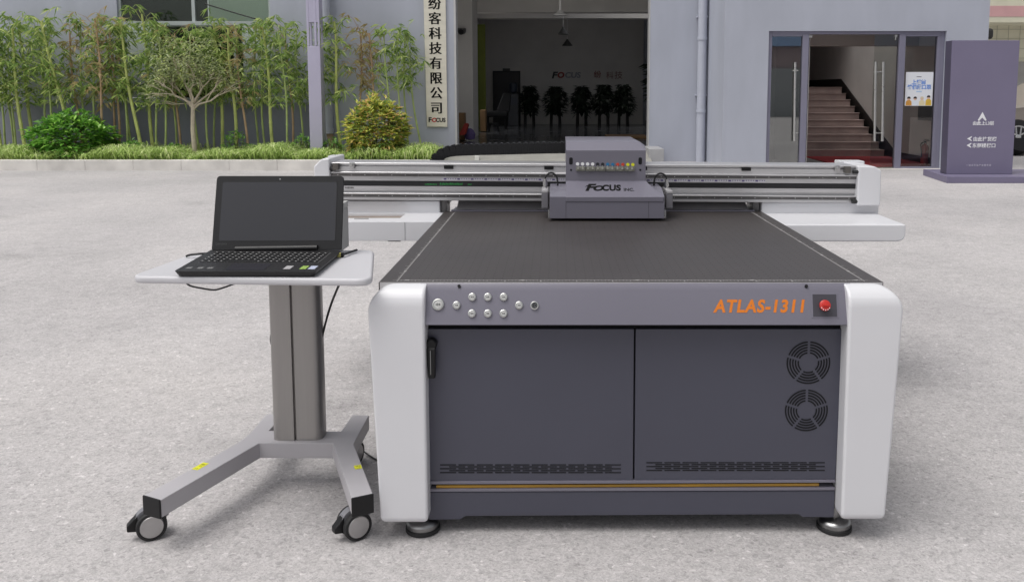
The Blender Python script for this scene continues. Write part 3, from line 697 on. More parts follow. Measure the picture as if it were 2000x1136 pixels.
def shrub(name, label, u, vbase, Y, w, h, n, L, wd, leafm, seed, stems=7, flat=1.0, tuft=0):
    rg = random.Random(seed); base = Vector((ax(u, Y), Y, .15))
    t = thing(name, label, 'shrub', base)
    b = B()
    for k in range(stems):
        a = 6.283 * k / stems; e = base + Vector((math.cos(a) * w * .32, math.sin(a) * w * .3, h * .75))
        b.tube([base, base.lerp(e, .5) + Vector((math.cos(a) * .05, 0, .05)), e], .012, 5, .005)
    build(b, 'stem', mat('shrub_stem', (.14, .10, .05), .8), t)
    b = B()
    for k in range(n):
        a = rg.uniform(0, 6.283); ct = rg.uniform(-.75, 1); stt = math.sqrt(max(0, 1 - ct * ct)) if ct > 0 else 1 - .25 * ct * ct
        rad = rg.uniform(.45, 1) ** .5 * (1 + .12 * math.sin(a * 3 + seed) + .1 * math.sin(ct * 5 + a * 2))
        dv_ = Vector((math.cos(a) * stt, math.sin(a) * stt, ct))
        q = base + Vector((dv_.x * w / 2 * rad, dv_.y * w * .42 * rad, h * .42 + dv_.z * h * .55 * rad))
        if q.z < .17: continue
        a0 = rg.uniform(0, 6.283)
        for f in range(4 if tuft else 2):
            aa = a0 + f * 1.6
            dd = dv_ * .7 + Vector((math.cos(aa) * .8, math.sin(aa) * .8, rg.uniform(-.1, .6)))
            b.leaf(q, dd, Vector((0, 0, 1)), L * rg.uniform(.7, 1.2), wd * rg.uniform(.7, 1.2), .3)
    for k in range(tuft * 16):
        a = rg.uniform(0, 6.283); rr = w * .42 * math.sqrt(rg.random()); q = base + Vector((rr * math.cos(a), rr * math.sin(a) * .8, h * rg.uniform(.75, .98) * (1 - .35 * (rr / w * 2) ** 2)))
        for f in range(9):
            aa = f * 2.4; b.leaf(q + Vector((0, 0, .025 * f)), Vector((math.cos(aa), math.sin(aa), 1.0)), Vector((0, 0, 1)), L, wd, .1)
    return build(b, 'foliage', leafm, t, smooth=False)
GL = leaf_mat('glossy_leaves', (.07, .20, .035), (.20, .46, .06), (.42, .70, .13), rough=.38, trans=.35)
shrub('round_shrub', 'round glossy green shrub standing at the kerb', 143, 300, 14.45, 1.32, .78, 1500, .125, .06, GL, 5)
YLF = leaf_mat('variegated_leaves', (.09, .22, .06), (.70, .72, .15), (.82, .50, .26), rough=.45, trans=.4)
shrub('variegated_shrub', 'yellow and red leaved shrub standing right of the purple post', 737, 315, 14.3, 1.0, 1.02, 1000, .125, .046, YLF, 9, tuft=1)
WD = leaf_mat('weed_leaves', (.11, .24, .05), (.20, .42, .08), (.32, .52, .13))
for k, (u, w, h, lab) in enumerate(((258, .38, .28, 'low leafy weed right of the round shrub'), (462, .42, .46, 'upright leafy weed at the foot of the bamboo'), (340, .3, .22, 'tiny weed left of the small tree stem'), (212, .4, .22, 'low weed tucked against the round shrub'), (590, .3, .36, 'dark weed just left of the purple post'), (650, .35, .3, 'weed by the drain stub behind the post'))):
    shrub('weed_plant', lab, u, 290, 14.7, w, h, 120, .09, .035, WD, 30 + k, stems=4)
# grass on the bed
rg = random.Random(44); b = B()
for k in range(12500):
    x = rg.uniform(-10.4, XBED - .1); y = YC + .2 + abs(rg.gauss(0, .45)) if rg.random() < .72 else rg.uniform(YC + .25, YL - .1)
    if y > YL - .08: continue
    if x < -9.0 and y < YC + .55 and rg.random() < .8: continue
    L = rg.uniform(.11, .26) * (1 + .5 * math.sin(x * 2.3) * math.sin(x * 5.1 + 1)); w = rg.uniform(.006, .012)
    a = rg.uniform(0, 6.283); d = Vector((math.cos(a), math.sin(a), 0)); s = Vector((-d.y, d.x, 0)) * w
    p = Vector((x, y, .15)); m_ = p + d * L * .45 + Vector((0, 0, L * .7)); e = p + d * L * rg.uniform(.9, 1.4) + Vector((0, 0, L * rg.uniform(.3, .75)))
    v = [b.bm.verts.new(q) for q in (p - s, p + s, m_ + s * .8, m_ - s * .8, e)]
    b.face(v[:4]); b.face([v[3], v[2], v[4]])
struct(build(b, 'grass', leaf_mat('grass_blades', (.30, .44, .10), (.54, .68, .23), (.78, .82, .46)), smooth=False), 'stuff')

# ================================================================== TOTEM SIGN, NEIGHBOUR, CAR
TYF = 12.1
tx0, tx1 = ax(1849, TYF, 340), ax(1977, TYF, 340); tz0, tz1 = .095, az(79, TYF)
tw = tx1 - tx0
tot_ = thing('totem_sign', 'tall purple totem sign with white directions on a low plinth', 'sign', ((tx0 + tx1) / 2, TYF, 0))
b = B(); b.hexa([(tx0, TYF, tz0), (tx1, TYF, tz0), (tx1 + .005, TYF, tz1), (tx0 - .01, TYF, tz1)], [(tx0, TYF + .2, tz0), (tx1, TYF + .2, tz0), (tx1 + .005, TYF + .2, tz1), (tx0 - .01, TYF + .2, tz1)])
build(b, 'panel', PURPLE, tot_, bevel=.006)
b = B(); b.hexa([(tx0 - .006, TYF + .010, tz0 + .002), (tx0 - .006, TYF + .192, tz0 + .002), (tx0 - .016, TYF + .192, tz1 - .006), (tx0 - .016, TYF + .010, tz1 - .006)], [(tx0 + .004, TYF + .010, tz0 + .002), (tx0 + .004, TYF + .192, tz0 + .002), (tx0 - .006, TYF + .192, tz1 - .006), (tx0 - .006, TYF + .010, tz1 - .006)]); sp_ = build(b, 'side_shade_strip', mat('side_shade_purple', (.07, .063, .10), .5), tot_)  # strip along the left side, edge shade painted as darker purple
b = B(); p0, p1 = onz(1808, 345, 0), onz(1849, 358, 0); pts = [(p1.x, p1.y), (tx1 + .6, p1.y), (tx1 + .6, 12.75), (5.62, 12.75), (p0.x + .02, 12.45)]
pts = [(p1.x, p1.y), (tx1 + .7, p1.y), (tx1 + .7, 12.9), (p0.x + .05, 12.9)]
b.prism(pts, 'Z', 0, .093); build(b, 'plinth', PURPLE, tot_, bevel=.006)
tf = TYF - .001
def tx(u): return ax(u, TYF, 290)
def arrow(cu, cv, s, rot):
    b = B(); c = at(cu, cv, TYF)
    P = [(0, 1), (.95, -.75), (.72, -.95), (0, -.22), (-.72, -.95), (-.95, -.75)]
    q = [(c.x + s * (x * math.cos(rot) - y * math.sin(rot)), c.z + s * (x * math.sin(rot) + y * math.cos(rot))) for x, y in P]
    b.hexa([(x, tf - .003, z) for x, z in q], [(x, tf, z) for x, z in q]); build(b, 'arrow', TEXTW, tot_)
arrow(1918.5, 228, .065, 0); arrow(1893.5, 271, .036, math.pi / 2); arrow(1892.5, 284, .036, math.pi / 2)
text('由此上L3层', 'lettering', TEXTW, tot_, (tx(1918), tf, az(244, TYF)), .062, bold=.0009, spacing=1.0, ext=.002)
text('由此往货梯', 'lettering', TEXTW, tot_, (tx(1922.5), tf, az(275.2, TYF)), .068, bold=.0009, ext=.002)
text('东侧楼梯口', 'lettering', TEXTW, tot_, (tx(1921.5), tf, az(287.8, TYF)), .068, bold=.0009, ext=.002)
text('一站式专业产业服务商', 'lettering', mat('pale_lettering', (.55, .52, .62), .5), tot_, (tx(1913), tf, az(324.5, TYF)), .033, spacing=1.22, ext=.001)

NB = mat('cream_tile', (.66, .64, .50), .6, var=.05, vscale=3)
m = NB; nn_, ll_ = m.node_tree.nodes, m.node_tree.links
NBM = mat('pink_band', (.62, .36, .36), .6, var=.05, vscale=3)
nb = thing('tiled_building', 'cream tiled building with a pink band behind the right corner', 'building', (ax(1975, 26), 26, 0))
NY = 24.0
xa, xb = ax(1900, NY), ax(2300, NY)
z1_, z2_, z3_ = az(44, NY), az(33, NY), az(12, NY)
b = B(); b.box(xa, xb, NY + 1.2, NY + 9, 0, z1_); lw = build(b, 'wall', NB, nb)
b = B()
zz = .3
while zz < z1_: b.box(xa - .002, xb + .002, NY + 1.192, NY + 1.2, zz, zz + .012); zz += .28
xx = xa + .1
while xx < xb: b.box(xx, xx + .012, NY + 1.193, NY + 1.199, .25, z1_); xx += .34
build(b, 'tile_joint', mat('joint', (.36, .36, .28), .9), lw)
b = B(); b.box(xa, xb, NY, NY + 9, z1_, z2_); b.box(xa, xb, NY, NY + 9, z3_, z3_ + 4); build(b, 'upper_wall', NB, nb)
b = B(); b.box(xa, xb, NY - .01, NY + 9, z2_, z3_); build(b, 'band', NBM, nb)
b = B(); b.box(xa + 1.2, xb, NY + 1.15, NY + 1.19, 0, az(118, NY)); build(b, 'grey_wall', mat('grey_render', (.36, .35, .33), .9, var=.15, vscale=2), nb)
pp = at(1932, 62, 20.0)
b = B(); b.box(pp.x - .5, pp.x + .13, 20.0, 20.4, az(77, 20), az(55, 20)); ac = tag(build(b, 'wall_unit', mat('unit_black', (.025, .024, .022), .45), bevel=.08, seg=4), 'black rounded unit sticking out past the building corner above the totem', 'unit')

# parked car (front wheel, mirror and sill show past the totem)
CARP = mat('car_paint', (.36, .32, .28), .4, .2, coat=.25)
CYF = 17.0
cwx = ax(1989, CYF, 265); wr = .36
car = thing('parked_car', 'beige grey car parked behind the purple totem at the right edge', 'car', (cwx + 1.4, CYF + .9, 0))
prof = [(-.92, .30), (-.95, .55), (-.90, .78), (-.55, .93), (.25, 1.02), (.95, 1.47), (2.2, 1.52), (3.0, 1.30), (3.55, 1.02), (3.68, .85), (3.66, .42), (3.5, .28)]
def carbody(inset, lo, hi):
    return [(cwx + x, z) for x, z in prof]
b = B(); outer = [(cwx + x, z) for x, z in prof]
ring = lambda y, k: [b.bm.verts.new((cwx + 1.35 + (x - cwx - 1.35) * k, y, .28 + (z - .28) * (k if z < 1.0 else k))) for x, z in outer]
rows = []
for y, k in ((CYF + .05, .90), (CYF + .0, .955), (CYF + .06, .985), (CYF + .3, 1.0), (CYF + 1.5, 1.0), (CYF + 1.74, .985), (CYF + 1.8, .955), (CYF + 1.75, .9)): rows.append(ring(y, k))
for a_, b_ in zip(rows, rows[1:]):
    for k in range(len(outer)): b.face([a_[k], a_[(k + 1) % len(outer)], b_[(k + 1) % len(outer)], b_[k]])
b.face(rows[0]); b.face(rows[-1][::-1])
build(b, 'body', CARP, car, ang=50)
b = B()
for q in ([(.38, 1.0), (.98, 1.38), (1.45, 1.40), (1.45, 1.0)], [(1.55, 1.0), (1.55, 1.40), (2.15, 1.41), (2.75, 1.25), (2.85, 1.0)]):
    b.prism([(cwx + x, z) for x, z in q], 'Y', CYF + .035, CYF + .1)
build(b, 'side_window', mat('car_glass', (.02, .022, .025), .08), car)
b = B(); b.lathe([(.05, 0), (.09, .05), (.1, .14), (.07, .2)], (cwx + .38, CYF - .02, 1.02), (.2, -1, .15), n=14); build(b, 'wing_mirror', mat('mirror_shell', (.10, .10, .095), .3, coat=.5), car)
for xx_ in (0, 2.7):
    for yy, sgn in ((CYF + .02, 1), (CYF + 1.78, -1)):
        c = Vector((cwx + xx_, yy, wr)); axv = Vector((0, -sgn, 0))
        b = B(); b.lathe([(wr * .66, -.2), (wr * .96, -.19), (wr, -.1), (wr, -.03), (wr * .95, .005), (wr * .68, .01)], c, axv, 32); wh = build(b, 'wheel', RUBBER, car)
        b = B(); b.lathe([(wr * .67, -.02), (wr * .67, .012), (wr * .6, .012), (wr * .58, -.02)], c, axv, 28); b.lathe([(.06, -.02), (.06, .02), (.04, .028)], c, axv, 16)
        for s in range(5):
            a = s * 6.283 / 5 + .3; dd = Vector((math.cos(a), 0, math.sin(a))); pd = Vector((-dd.z, 0, dd.x))
            for o_ in (-.035, .035): b.hexa([c + dd * .04 + pd * (o_ - .016) + axv * .02, c + dd * .04 + pd * (o_ + .016) + axv * .02, c + dd * wr * .62 + pd * (o_ * 1.6 + .014) + axv * .01, c + dd * wr * .62 + pd * (o_ * 1.6 - .014) + axv * .01], [c + dd * .04 + pd * (o_ - .016) - axv * .02, c + dd * .04 + pd * (o_ + .016) - axv * .02, c + dd * wr * .62 + pd * (o_ * 1.6 + .014) - axv * .02, c + dd * wr * .62 + pd * (o_ * 1.6 - .014) - axv * .02])
        build(b, 'rim', STEEL, wh)
        b = B(); b.cyl(c + Vector((0, -sgn * -.0, .02)), c + axv * -.02, wr + .03, n=28); build(b, 'wheel_arch', VOID, car)

# ================================================================== PLACES BEHIND THE CAMERA THAT THE GLASS MIRRORS
sh = thing('workshop_shed', 'low pink walled workshop with a blue curved roof, mirrored in the left glass pane', 'building', (14, -16, 0))
b = B(); b.box(0, 40, -24, -16, 0, 3.6); build(b, 'wall', mat('shed_wall', (.46, .37, .38), .8, var=.1), sh)
b = B(); b.box(2, 38, -15.98, -15.9, 0, 2.5); build(b, 'shutter', mat('shed_shutter', (.42, .44, .45), .6, var=.1), sh)
b = B(); b.prism([(-15.5, 3.6), (-17, 4.3), (-20, 4.9), (-24.5, 3.6)], 'X', -.5, 40.5); build(b, 'roof', mat('blue_roof', (.10, .17, .30), .5), sh)
ap = thing('apartment_block', 'pale apartment tower far behind the camera, mirrored in the left glass pane', 'building', (26, -48, 0))
b = B(); b.box(19, 33, -56, -48, 0, 24); build(b, 'wall', mat('tower_wall', (.50, .46, .42), .8, var=.05), ap)
for z in range(2, 23, 3):
    b = B()
    for x in range(20, 32, 3): b.box(x, x + 1.6, -47.98, -47.9, z, z + 1.5)
    build(b, 'window_row', mat('tower_glass', (.06, .07, .08), .2), ap)

# ================================================================== FLATBED PRINTER
YF = 2.305; ZT = .74; YCK = 2.272
pr_ = thing('flatbed_printer', 'large grey and white flatbed printer with a black bed and printing carriage', 'printer', (.22, 2.4, 0))
# bed
X0, X1, YB0, YB1 = -.497, .921, YF + .022, 3.735
BED = mat('bed_coating', (.048, .042, .041), .40, var=.10, vscale=3, bump=.12, bscale=260)
bm_n, bm_l = BED.node_tree.nodes, BED.node_tree.links
b = B(); b.box(X0, X1, YB0, YB1, ZT - .028, ZT); bed = build(b, 'print_bed', BED, pr_, bevel=.0015, seg=1)
b = B(); b.box(X0 + .004, X1 - .004, YB0 - .0035, YB0 - .0002, ZT - .02, ZT - .001); build(b, 'bed_lip', ALU, bed)
RUL = mat('ruler_print', (.36, .35, .345), .5)
b = B(); zt = ZT + .0006
ry = YB0 + .022; rxL, rxR = X0 + .05, X1 - .05
b.box(rxL, rxL + .0016, ry, YB1 - .02, ZT, zt); b.box(rxR - .0016, rxR, ry, YB1 - .02, ZT, zt); b.box(rxL, rxR, ry, ry + .0016, ZT, zt)
for k in range(0, 131):
    x = rxL + k * (rxR - rxL) / 130; L = .014 if k % 10 == 0 else .010 if k % 5 == 0 else .006
    b.box(x - .0011, x + .0011, ry - L, ry, ZT, zt)
for k in range(0, 135):
    y = ry + k * .01; L = .014 if k % 10 == 0 else .009 if k % 5 == 0 else .005
    for xx, s in ((rxL, -1), (rxR, 1)): b.box(min(xx, xx + s * L), max(xx, xx + s * L), y - .0006, y + .0006, ZT, zt)
    if k % 25 == 12:
        for xx, s in ((rxL, -1), (rxR, 1)): b.box(xx - .0035, xx + .0035, y - .006, y + .006, ZT, zt + .0004)
for k in (0.02, .268, .515, .762, .985): x = rxL + k * (rxR - rxL); b.box(x - .006, x + .006, ry - .003, ry + .004, ZT, zt + .0004)
for k in range(1, 13):
    me = text(str(k), 'tmp', None, None, (rxL + k * .1 * (rxR - rxL) / 1.3, ry - .019, zt), .010, up=(0, 1, 0), ext=.0002, link=False); add_me(b, me)
build(b, 'ruler_marking', RUL, bed, smooth=False)
b = B()
for i in range(48):
    for j in range(46):
        x, y = rxL + .03 + i * .0265, ry + .03 + j * .0268
        if y > YB1 - .03: continue
        b.quad((x - .0013, y - .0015, zt - .0004), (x + .0013, y - .0015, zt - .0004), (x + .0013, y + .0015, zt - .0004), (x - .0013, y + .0015, zt - .0004))
build(b, 'suction_hole', mat('hole_dark', (.018, .016, .016), .8), bed, smooth=False)['kind'] = 'stuff'
# body under the bed
b = B(); b.prism([(ax(836, YF + .06, 960) + .05, .075), (ax(1632, YF + .06, 960) - .05, .075), (.80, ZT - .03), (-.38, ZT - .03)], 'Y', YF + .06, 3.7)
build(b, 'body', DGREY, pr_, bevel=.004)
def P3(u, v, Y=YF): return at(u, v, Y)
# side cheeks (white, rounded, tapering to the foot)
def cheek(name, ta, tb, ba, bb, outer):
    """white side cheek: lofted through heights; top bends back to the bed, outer top corner rounded"""
    zt_ = ZT - .003; zb_ = az((ta[1] * 0 + ba[1]), YCK); RO, RF, RB = .075, .055, .022
    pa, pb_, qa, qb = (at(u, v, YCK) for u, v in (ta, tb, ba, bb))
    levels = [zb_ + RB * (1 - math.cos(k * math.pi / 12)) for k in range(7)] + [zb_ + (zt_ - RO - zb_) * f for f in (.1, .3, .5, .7, .9)] + [zt_ - RO + RO * math.sin(k * math.pi / 24) for k in range(13)]
    levels = sorted(levels + [ZT - .0345, ZT - .0335]); b = B(); rows_ = []
    for z in levels:
        f = (z - qa.z) / (pa.z - qa.z); xa_ = qa.x + (pa.x - qa.x) * f; f = (z - qb.z) / (pb_.z - qb.z); xb_ = qb.x + (pb_.x - qb.x) * f
        h = max(0, z - (zt_ - RO)); off = RO - math.sqrt(max(0, RO * RO - h * h))
        hb_ = max(0, zb_ + RB - z); ob = RB - math.sqrt(max(0, RB * RB - hb_ * hb_))
        if outer < 0: xa_ += off + ob * .6; xb_ -= ob * .6
        else: xb_ -= off + ob * .6; xa_ += ob * .6
        h = max(0, z - (zt_ - RF)); y = YCK + RF - math.sqrt(max(0, RF * RF - h * h)) + ob
        y1 = YCK + .24 if z < ZT - .034 else YB0 - .0006; r = .009; n = 5; sec = []
        for (cx_, s_) in ((xa_, 1), (xb_, -1)):
            arc = [(cx_ + s_ * r * (1 - math.cos(k * math.pi / 2 / n)), y + r * (1 - math.sin(k * math.pi / 2 / n))) for k in range(n + 1)]
            arc = [(px_, min(py_, y1 - .0002 * (k + 1))) for k, (px_, py_) in enumerate(arc)]
            sec += arc if s_ > 0 else arc[::-1]
        sec = [(xa_, max(y1, sec[0][1]))] + sec + [(xb_, max(y1, sec[-1][1]))]
        rows_.append([b.bm.verts.new((px_, py_, z)) for px_, py_ in sec])
    for a_, c_ in zip(rows_, rows_[1:]):
        for k in range(len(a_)): b.face([a_[k], a_[(k + 1) % len(a_)], c_[(k + 1) % len(a_)], c_[k]])
    b.face(rows_[0][::-1]); b.face(rows_[-1])
    o_ = build(b, name, WHITE, pr_, ang=50); w_ = o_.modifiers.new('normals', 'WEIGHTED_NORMAL'); w_.keep_sharp = True; w_.weight = 100; return o_
cheek('side_cheek', (714, 551), (828, 551), (743, 1024), (836, 1024), -1)
cheek('side_cheek', (1660, 551), (1771, 551), (1643, 1018), (1729, 1018), 1)
# control fascia, tilted slightly upward
fxl, fxr = P3(819, 600).x, P3(1664, 600).x
b = B()
zt0, zt1, zt2 = az(552, YB0 - .004), az(568, YF + .004), az(635, YF - .026)
prof = [(YB0 - .004, zt0), (YF + .004, zt1), (YF - .026, zt2), (YF + .006, zt2 - .002), (YF + .05, zt2 + .02), (YF + .05, zt0 - .01)]
b.prism(prof, 'X', fxl, fxr); fas = build(b, 'control_fascia', GREY, pr_, bevel=.003)
fz = (Vector((0, YF - .026, zt2)) - Vector((0, YF + .004, zt1))); fdir = fz.normalized(); fup = -fdir; fn = Vector((1, 0, 0)).cross(fup).normalized()
if fn.y > 0: fn = -fn
def fpt(u, v, off=0):
    """point on the tilted fascia plane seen at pixel u, v"""
    o = Vector((0, 0, HC)); d = ray(u, v); p0 = Vector((0, YF + .004, zt1)); t = (p0 - o).dot(fn) / d.dot(fn); return o + d * t + fn * off
b = B()
for u in (896, 1577): c = Vector((P3(u, 552).x, YB0 - .013, zt0 - (zt0 - zt1) * .35)); b.cyl(c + Vector((0, -.002, .001)), c + Vector((0, .004, -.004)), .0045, n=12)
build(b, 'screw_hole', VOID, fas)
BTN = mat('button_face', (.58, .575, .56), .4, .5)
def button(u, v, r, nm='push_button'):
    c = fpt(u, v, -.001); b = B(); b.lathe([(r, 0), (r, .003), (r * .9, .0065), (r * .74, .0072), (r * .70, .003)], c, fn, 28); o = build(b, nm, CHROME, fas, ang=30)
    b = B(); b.lathe([(r * .62, .001), (r * .58, .0058), (r * .01, .0060)], c, fn, 24); cap = build(b, 'button_cap', BTN, o)
    b = B(); cc = c + fn * .0068
    for dx_, h in ((-.28, .3), (-.08, .42), (.14, .3), (.3, .36)):
        q = cc + Vector((dx_ * r, 0, 0)); b.hexa([q + Vector((-.07 * r, 0, 0)) - fup * h * r * .5, q + Vector((.05 * r, 0, 0)) - fup * h * r * .5, q + Vector((.05 * r, 0, 0)) + fup * h * r * .5, q + Vector((-.07 * r, 0, 0)) + fup * h * r * .5], [p - fn * .0006 for p in (q + Vector((-.07 * r, 0, 0)) - fup * h * r * .5, q + Vector((.05 * r, 0, 0)) - fup * h * r * .5, q + Vector((.05 * r, 0, 0)) + fup * h * r * .5, q + Vector((-.07 * r, 0, 0)) + fup * h * r * .5)])
    build(b, 'button_engraving', mat('engraving_grey', (.10, .10, .10), .5), o, smooth=False)
button(856, 594.5, .0175)
for u, v in ((892, 596), (922.5, 580), (953, 580), (984, 580), (922, 612), (953, 612), (983.5, 612), (1014, 596)): button(u, v, .0116)
c = fpt(1044, 596.5, -.001); b = B(); b.lathe([(.0116, 0), (.0116, .006), (.0098, .0075), (.0085, .0075), (.008, .003)], c, fn, 24); so = build(b, 'round_socket', CHROME, fas)
b = B(); b.lathe([(.0082, .002), (.0078, .0052), (.0001, .0053)], c, fn, 20); build(b, 'socket_face', VOID, so)
b = B()
for k in range(8):
    rr = .0052 if k else 0; a = k * 6.283 / 7; q = c + Vector((rr * math.cos(a), 0, 0)) + fup * rr * math.sin(a) + fn * .0053
    b.cyl(q, q + fn * .0012, .0011, n=6)
build(b, 'socket_pin', STEEL, so)
text('ATLAS-1311', 'model_lettering', ORANGE, fas, fpt(1484, 609, .0003), .0475, up=fup, shear=.22, bold=.0017, spacing=1.12, ext=.0004, sx=.93)
# emergency stop; its recess is a flat plate with the shade in its colour
b = B(); q = [fpt(1585, 621, .0008), fpt(1638, 621, .0008), fpt(1636, 572, .0008), fpt(1583.5, 572, .0008)]
qi = [fpt(1588, 618.5, .0012), fpt(1635, 618.5, .0012), fpt(1633, 574.5, .0012), fpt(1586.5, 574.5, .0012)]
for k in range(4): b.hexa([q[k], q[(k + 1) % 4], qi[(k + 1) % 4], qi[k]], [p - fn * .002 for p in (q[k], q[(k + 1) % 4], qi[(k + 1) % 4], qi[k])])
rf = build(b, 'stop_recess_rim', GREY, fas, smooth=False)
b = B(); b.hexa(qi, [p - fn * .001 for p in qi]); build(b, 'stop_recess_shade', mat('recess_shade_grey', (.05, .048, .06), .5), rf, smooth=False)
c = fpt(1608, 597, .001); b = B(); b.lathe([(.010, 0), (.010, .006), (.0142, .008), (.0155, .013), (.015, .017), (.010, .0195)], c, fn, 28); b.hexa([c + fn * .019 + Vector((-.009, 0, 0)) - fup * .003, c + fn * .019 + Vector((.009, 0, 0)) - fup * .003, c + fn * .019 + Vector((.009, 0, 0)) + fup * .004, c + fn * .019 + Vector((-.009, 0, 0)) + fup * .004], [c + fn * .023 + Vector((-.008, 0, 0)) - fup * .002, c + fn * .023 + Vector((.008, 0, 0)) - fup * .002, c + fn * .023 + Vector((.008, 0, 0)) + fup * .003, c + fn * .023 + Vector((-.008, 0, 0)) + fup * .003])
es = build(b, 'emergency_stop', RED, fas)
b = B()
for k in range(5):
    a = -2.6 + k * .5; q0 = c + fn * .0182 + Vector((.0125 * math.cos(a), 0, 0)) + fup * .0125 * math.sin(a)
    b.cyl(q0 - fn * .002, q0 + fn * .0004, .0016, n=6)
build(b, 'stop_arrow', TEXTW, es)
# shadow gap, cabinet doors
YD = YF + .020
def slab(name, pix, Y, th, m, parent, bev=.003):
    pts = [at(u, v, Y) for u, v in pix]; b = B(); b.hexa(pts, [p + Vector((0, th, 0)) for p in pts]); return build(b, name, m, parent, bevel=bev)
slab('gap_strip', [(822, 634), (1656, 634), (1655, 644), (822, 644)], YF + .03, .02, VOID, pr_, 0)
dL = slab('cabinet_door', [(823, 642), (1238.5, 642), (1236.5, 938), (836, 940)], YD, .022, DGREY, pr_)
dR = slab('cabinet_door', [(1241.5, 642), (1650, 642), (1632, 936), (1239, 938)], YD, .022, DGREY, pr_)
slab('door_gap', [(1236, 642), (1243, 642), (1241, 938), (1235, 938)], YD + .012, .02, VOID, pr_, 0)
yv = YD - .0012
def slots(u0, u1, v0, dv_, parent):
    b = B()
    per = (u1 - u0 + 4.5) / 10
    for r_ in range(5):
        n_ = 10 if r_ % 2 == 0 else 9; off = 0 if r_ % 2 == 0 else per / 2
        for k in range(n_):
            a_, c_ = at(u0 + off + k * per, v0 + r_ * dv_, yv), at(u0 + off + k * per + per - 4.5, v0 + r_ * dv_, yv)
            b.box(a_.x, c_.x, yv, yv + .002, a_.z - .00135, a_.z + .00135)
    build(b, 'vent_slot', VOID, parent, smooth=False)
slots(859.5, 1213, 907.3, 3.75, dL); slots(1262.5, 1611, 903, 3.75, dR)
def fan(cu, cv, r, parent):
    c = at(cu, cv, yv); r *= YD / F; b = B()
    for k in range(5):
        ra, rb = r * (.43 + .125 * k), r * (.43 + .125 * k + .068)
        for s in range(5):
            a0 = math.pi / 2 + s * 1.2566 + (.055 * r / ra); a1 = math.pi / 2 + (s + 1) * 1.2566 - (.055 * r / ra); N = 12
            for j in range(N):
                t0, t1 = a0 + (a1 - a0) * j / N, a0 + (a1 - a0) * (j + 1) / N
                b.quad(*[(c.x + q * math.cos(t), yv, c.z + q * math.sin(t)) for q, t in ((ra, t0), (rb, t0), (rb, t1), (ra, t1))])
    build(b, 'fan_grille', VOID, parent, smooth=False)
fan(1579, 708, 44, dR); fan(1575, 801, 43.5, dR)
# door lever
b = B(); h0 = at(844, 668, YD); hyy = YD - .028
b.lathe([(.0155, 0), (.0165, .004), (.0165, .020), (.013, .027)], h0, (0, -1, 0), 20)
hb = at(843.5, 738, hyy)
b.hexa([(h0.x - .0125, hyy - .003, h0.z - .012), (h0.x + .0125, hyy - .003, h0.z - .012), (hb.x + .0085, hyy - .006, hb.z), (hb.x - .0095, hyy - .006, hb.z)][::-1], [(h0.x - .0135, hyy + .014, h0.z + .004), (h0.x + .0135, hyy + .014, h0.z + .004), (hb.x + .0105, hyy + .008, hb.z), (hb.x - .0105, hyy + .008, hb.z)][::-1])
hd = build(b, 'door_lever', BLACK, dL, bevel=.003, seg=3)
b = B(); b.box(h0.x - .0012, h0.x + .0006, hyy - .0072, hyy - .004, hb.z + .012, h0.z - .014); build(b, 'lever_line', mat('lever_grey', (.25, .25, .25), .4), hd)
# lips, amber strip, plinth
slab('lower_lip', [(836, 939.5), (1632, 937), (1632, 942), (836, 945.5)], YD - .004, .04, GREY, pr_, .0015)
slab('strip_channel', [(836, 944), (1632, 941), (1631, 955), (836, 957)], YD + .03, .02, VOID, pr_, 0)
slab('amber_strip', [(852, 947.2), (1600, 943.4), (1600, 948.6), (852, 952.4)], YD + .004, .012, mat('amber_bar', (.42, .225, .012), .35, coat=.4, var=.25, vscale=5), pr_, .001)
slab('lower_lip', [(836, 954.5), (1631, 951.5), (1631, 957), (836, 960)], YD - .003, .04, GREY, pr_, .0015)
slab('plinth_panel', [(836, 960.5), (1631, 957.5), (1629, 1010), (1568, 1009.5), (1560, 1004), (908, 1007.5), (900, 1014), (837, 1015)], YD, .02, DGREY, pr_)
# levelling feet
for u, v in ((826, 1026), (1629, 1023)):
    cpt = onz(u, v, .012); b = B(); b.lathe([(.046, .014), (.047, .026), (.044, .031), (.040, .034), (.014, .040), (.012, .10)], (cpt.x, cpt.y, 0), (0, 0, 1), 32); ft = build(b, 'levelling_foot', mat('foot_steel', (.30, .30, .30), .3, 1, var=.1, vscale=10), pr_)
    b = B(); b.lathe([(.046, .0), (.05, .003), (.05, .012), (.046, .014)], (cpt.x, cpt.y, 0), (0, 0, 1), 32); build(b, 'foot_rubber', RUBBER, ft)
for x in (-.36, .78):
    b = B(); b.lathe([(.05, 0), (.05, .014), (.045, .03), (.014, .046), (.014, .10)], (x, 3.6, 0), (0, 0, 1), 24); build(b, 'levelling_foot', MC['foot_steel'], pr_)

# ---- gantry
YG = 3.72
def shear(b, k=-.0062, x0=.2):
    for v in b.bm.verts: v.co.z += k * (v.co.x - x0)
    return b
def gz(v): return at(1120, v, YG).z + .0062 * (at(1120, v, YG).x - .2)     # height of image row v, tilt removed
gx0, gx1 = ax(648, YG, 340), ax(1690, YG, 340)
rows = {'top': 320.5, 'cap': 324.5, 'groove': 327, 'panel': 337.5, 'hi1': 340, 'rail1': 344.5, 'face1': 356, 'black': 364.5, 'face2': 374.5, 'mid': 377.5, 'hi2': 380, 'rail2': 385.5, 'face3': 392, 'end': 394}
b = B()
def bar(b, va, vb, y0, y1): b.box(gx0, gx1, y0, y1, gz(vb), gz(va)); return b
bar(b, 320.5, 394, YG + .012, YG + .16)
bar(b, 320.5, 324.5, YG - .004, YG + .012); bar(b, 327, 337.5, YG, YG + .012); bar(b, 337.5, 340.5, YG - .018, YG + .012)
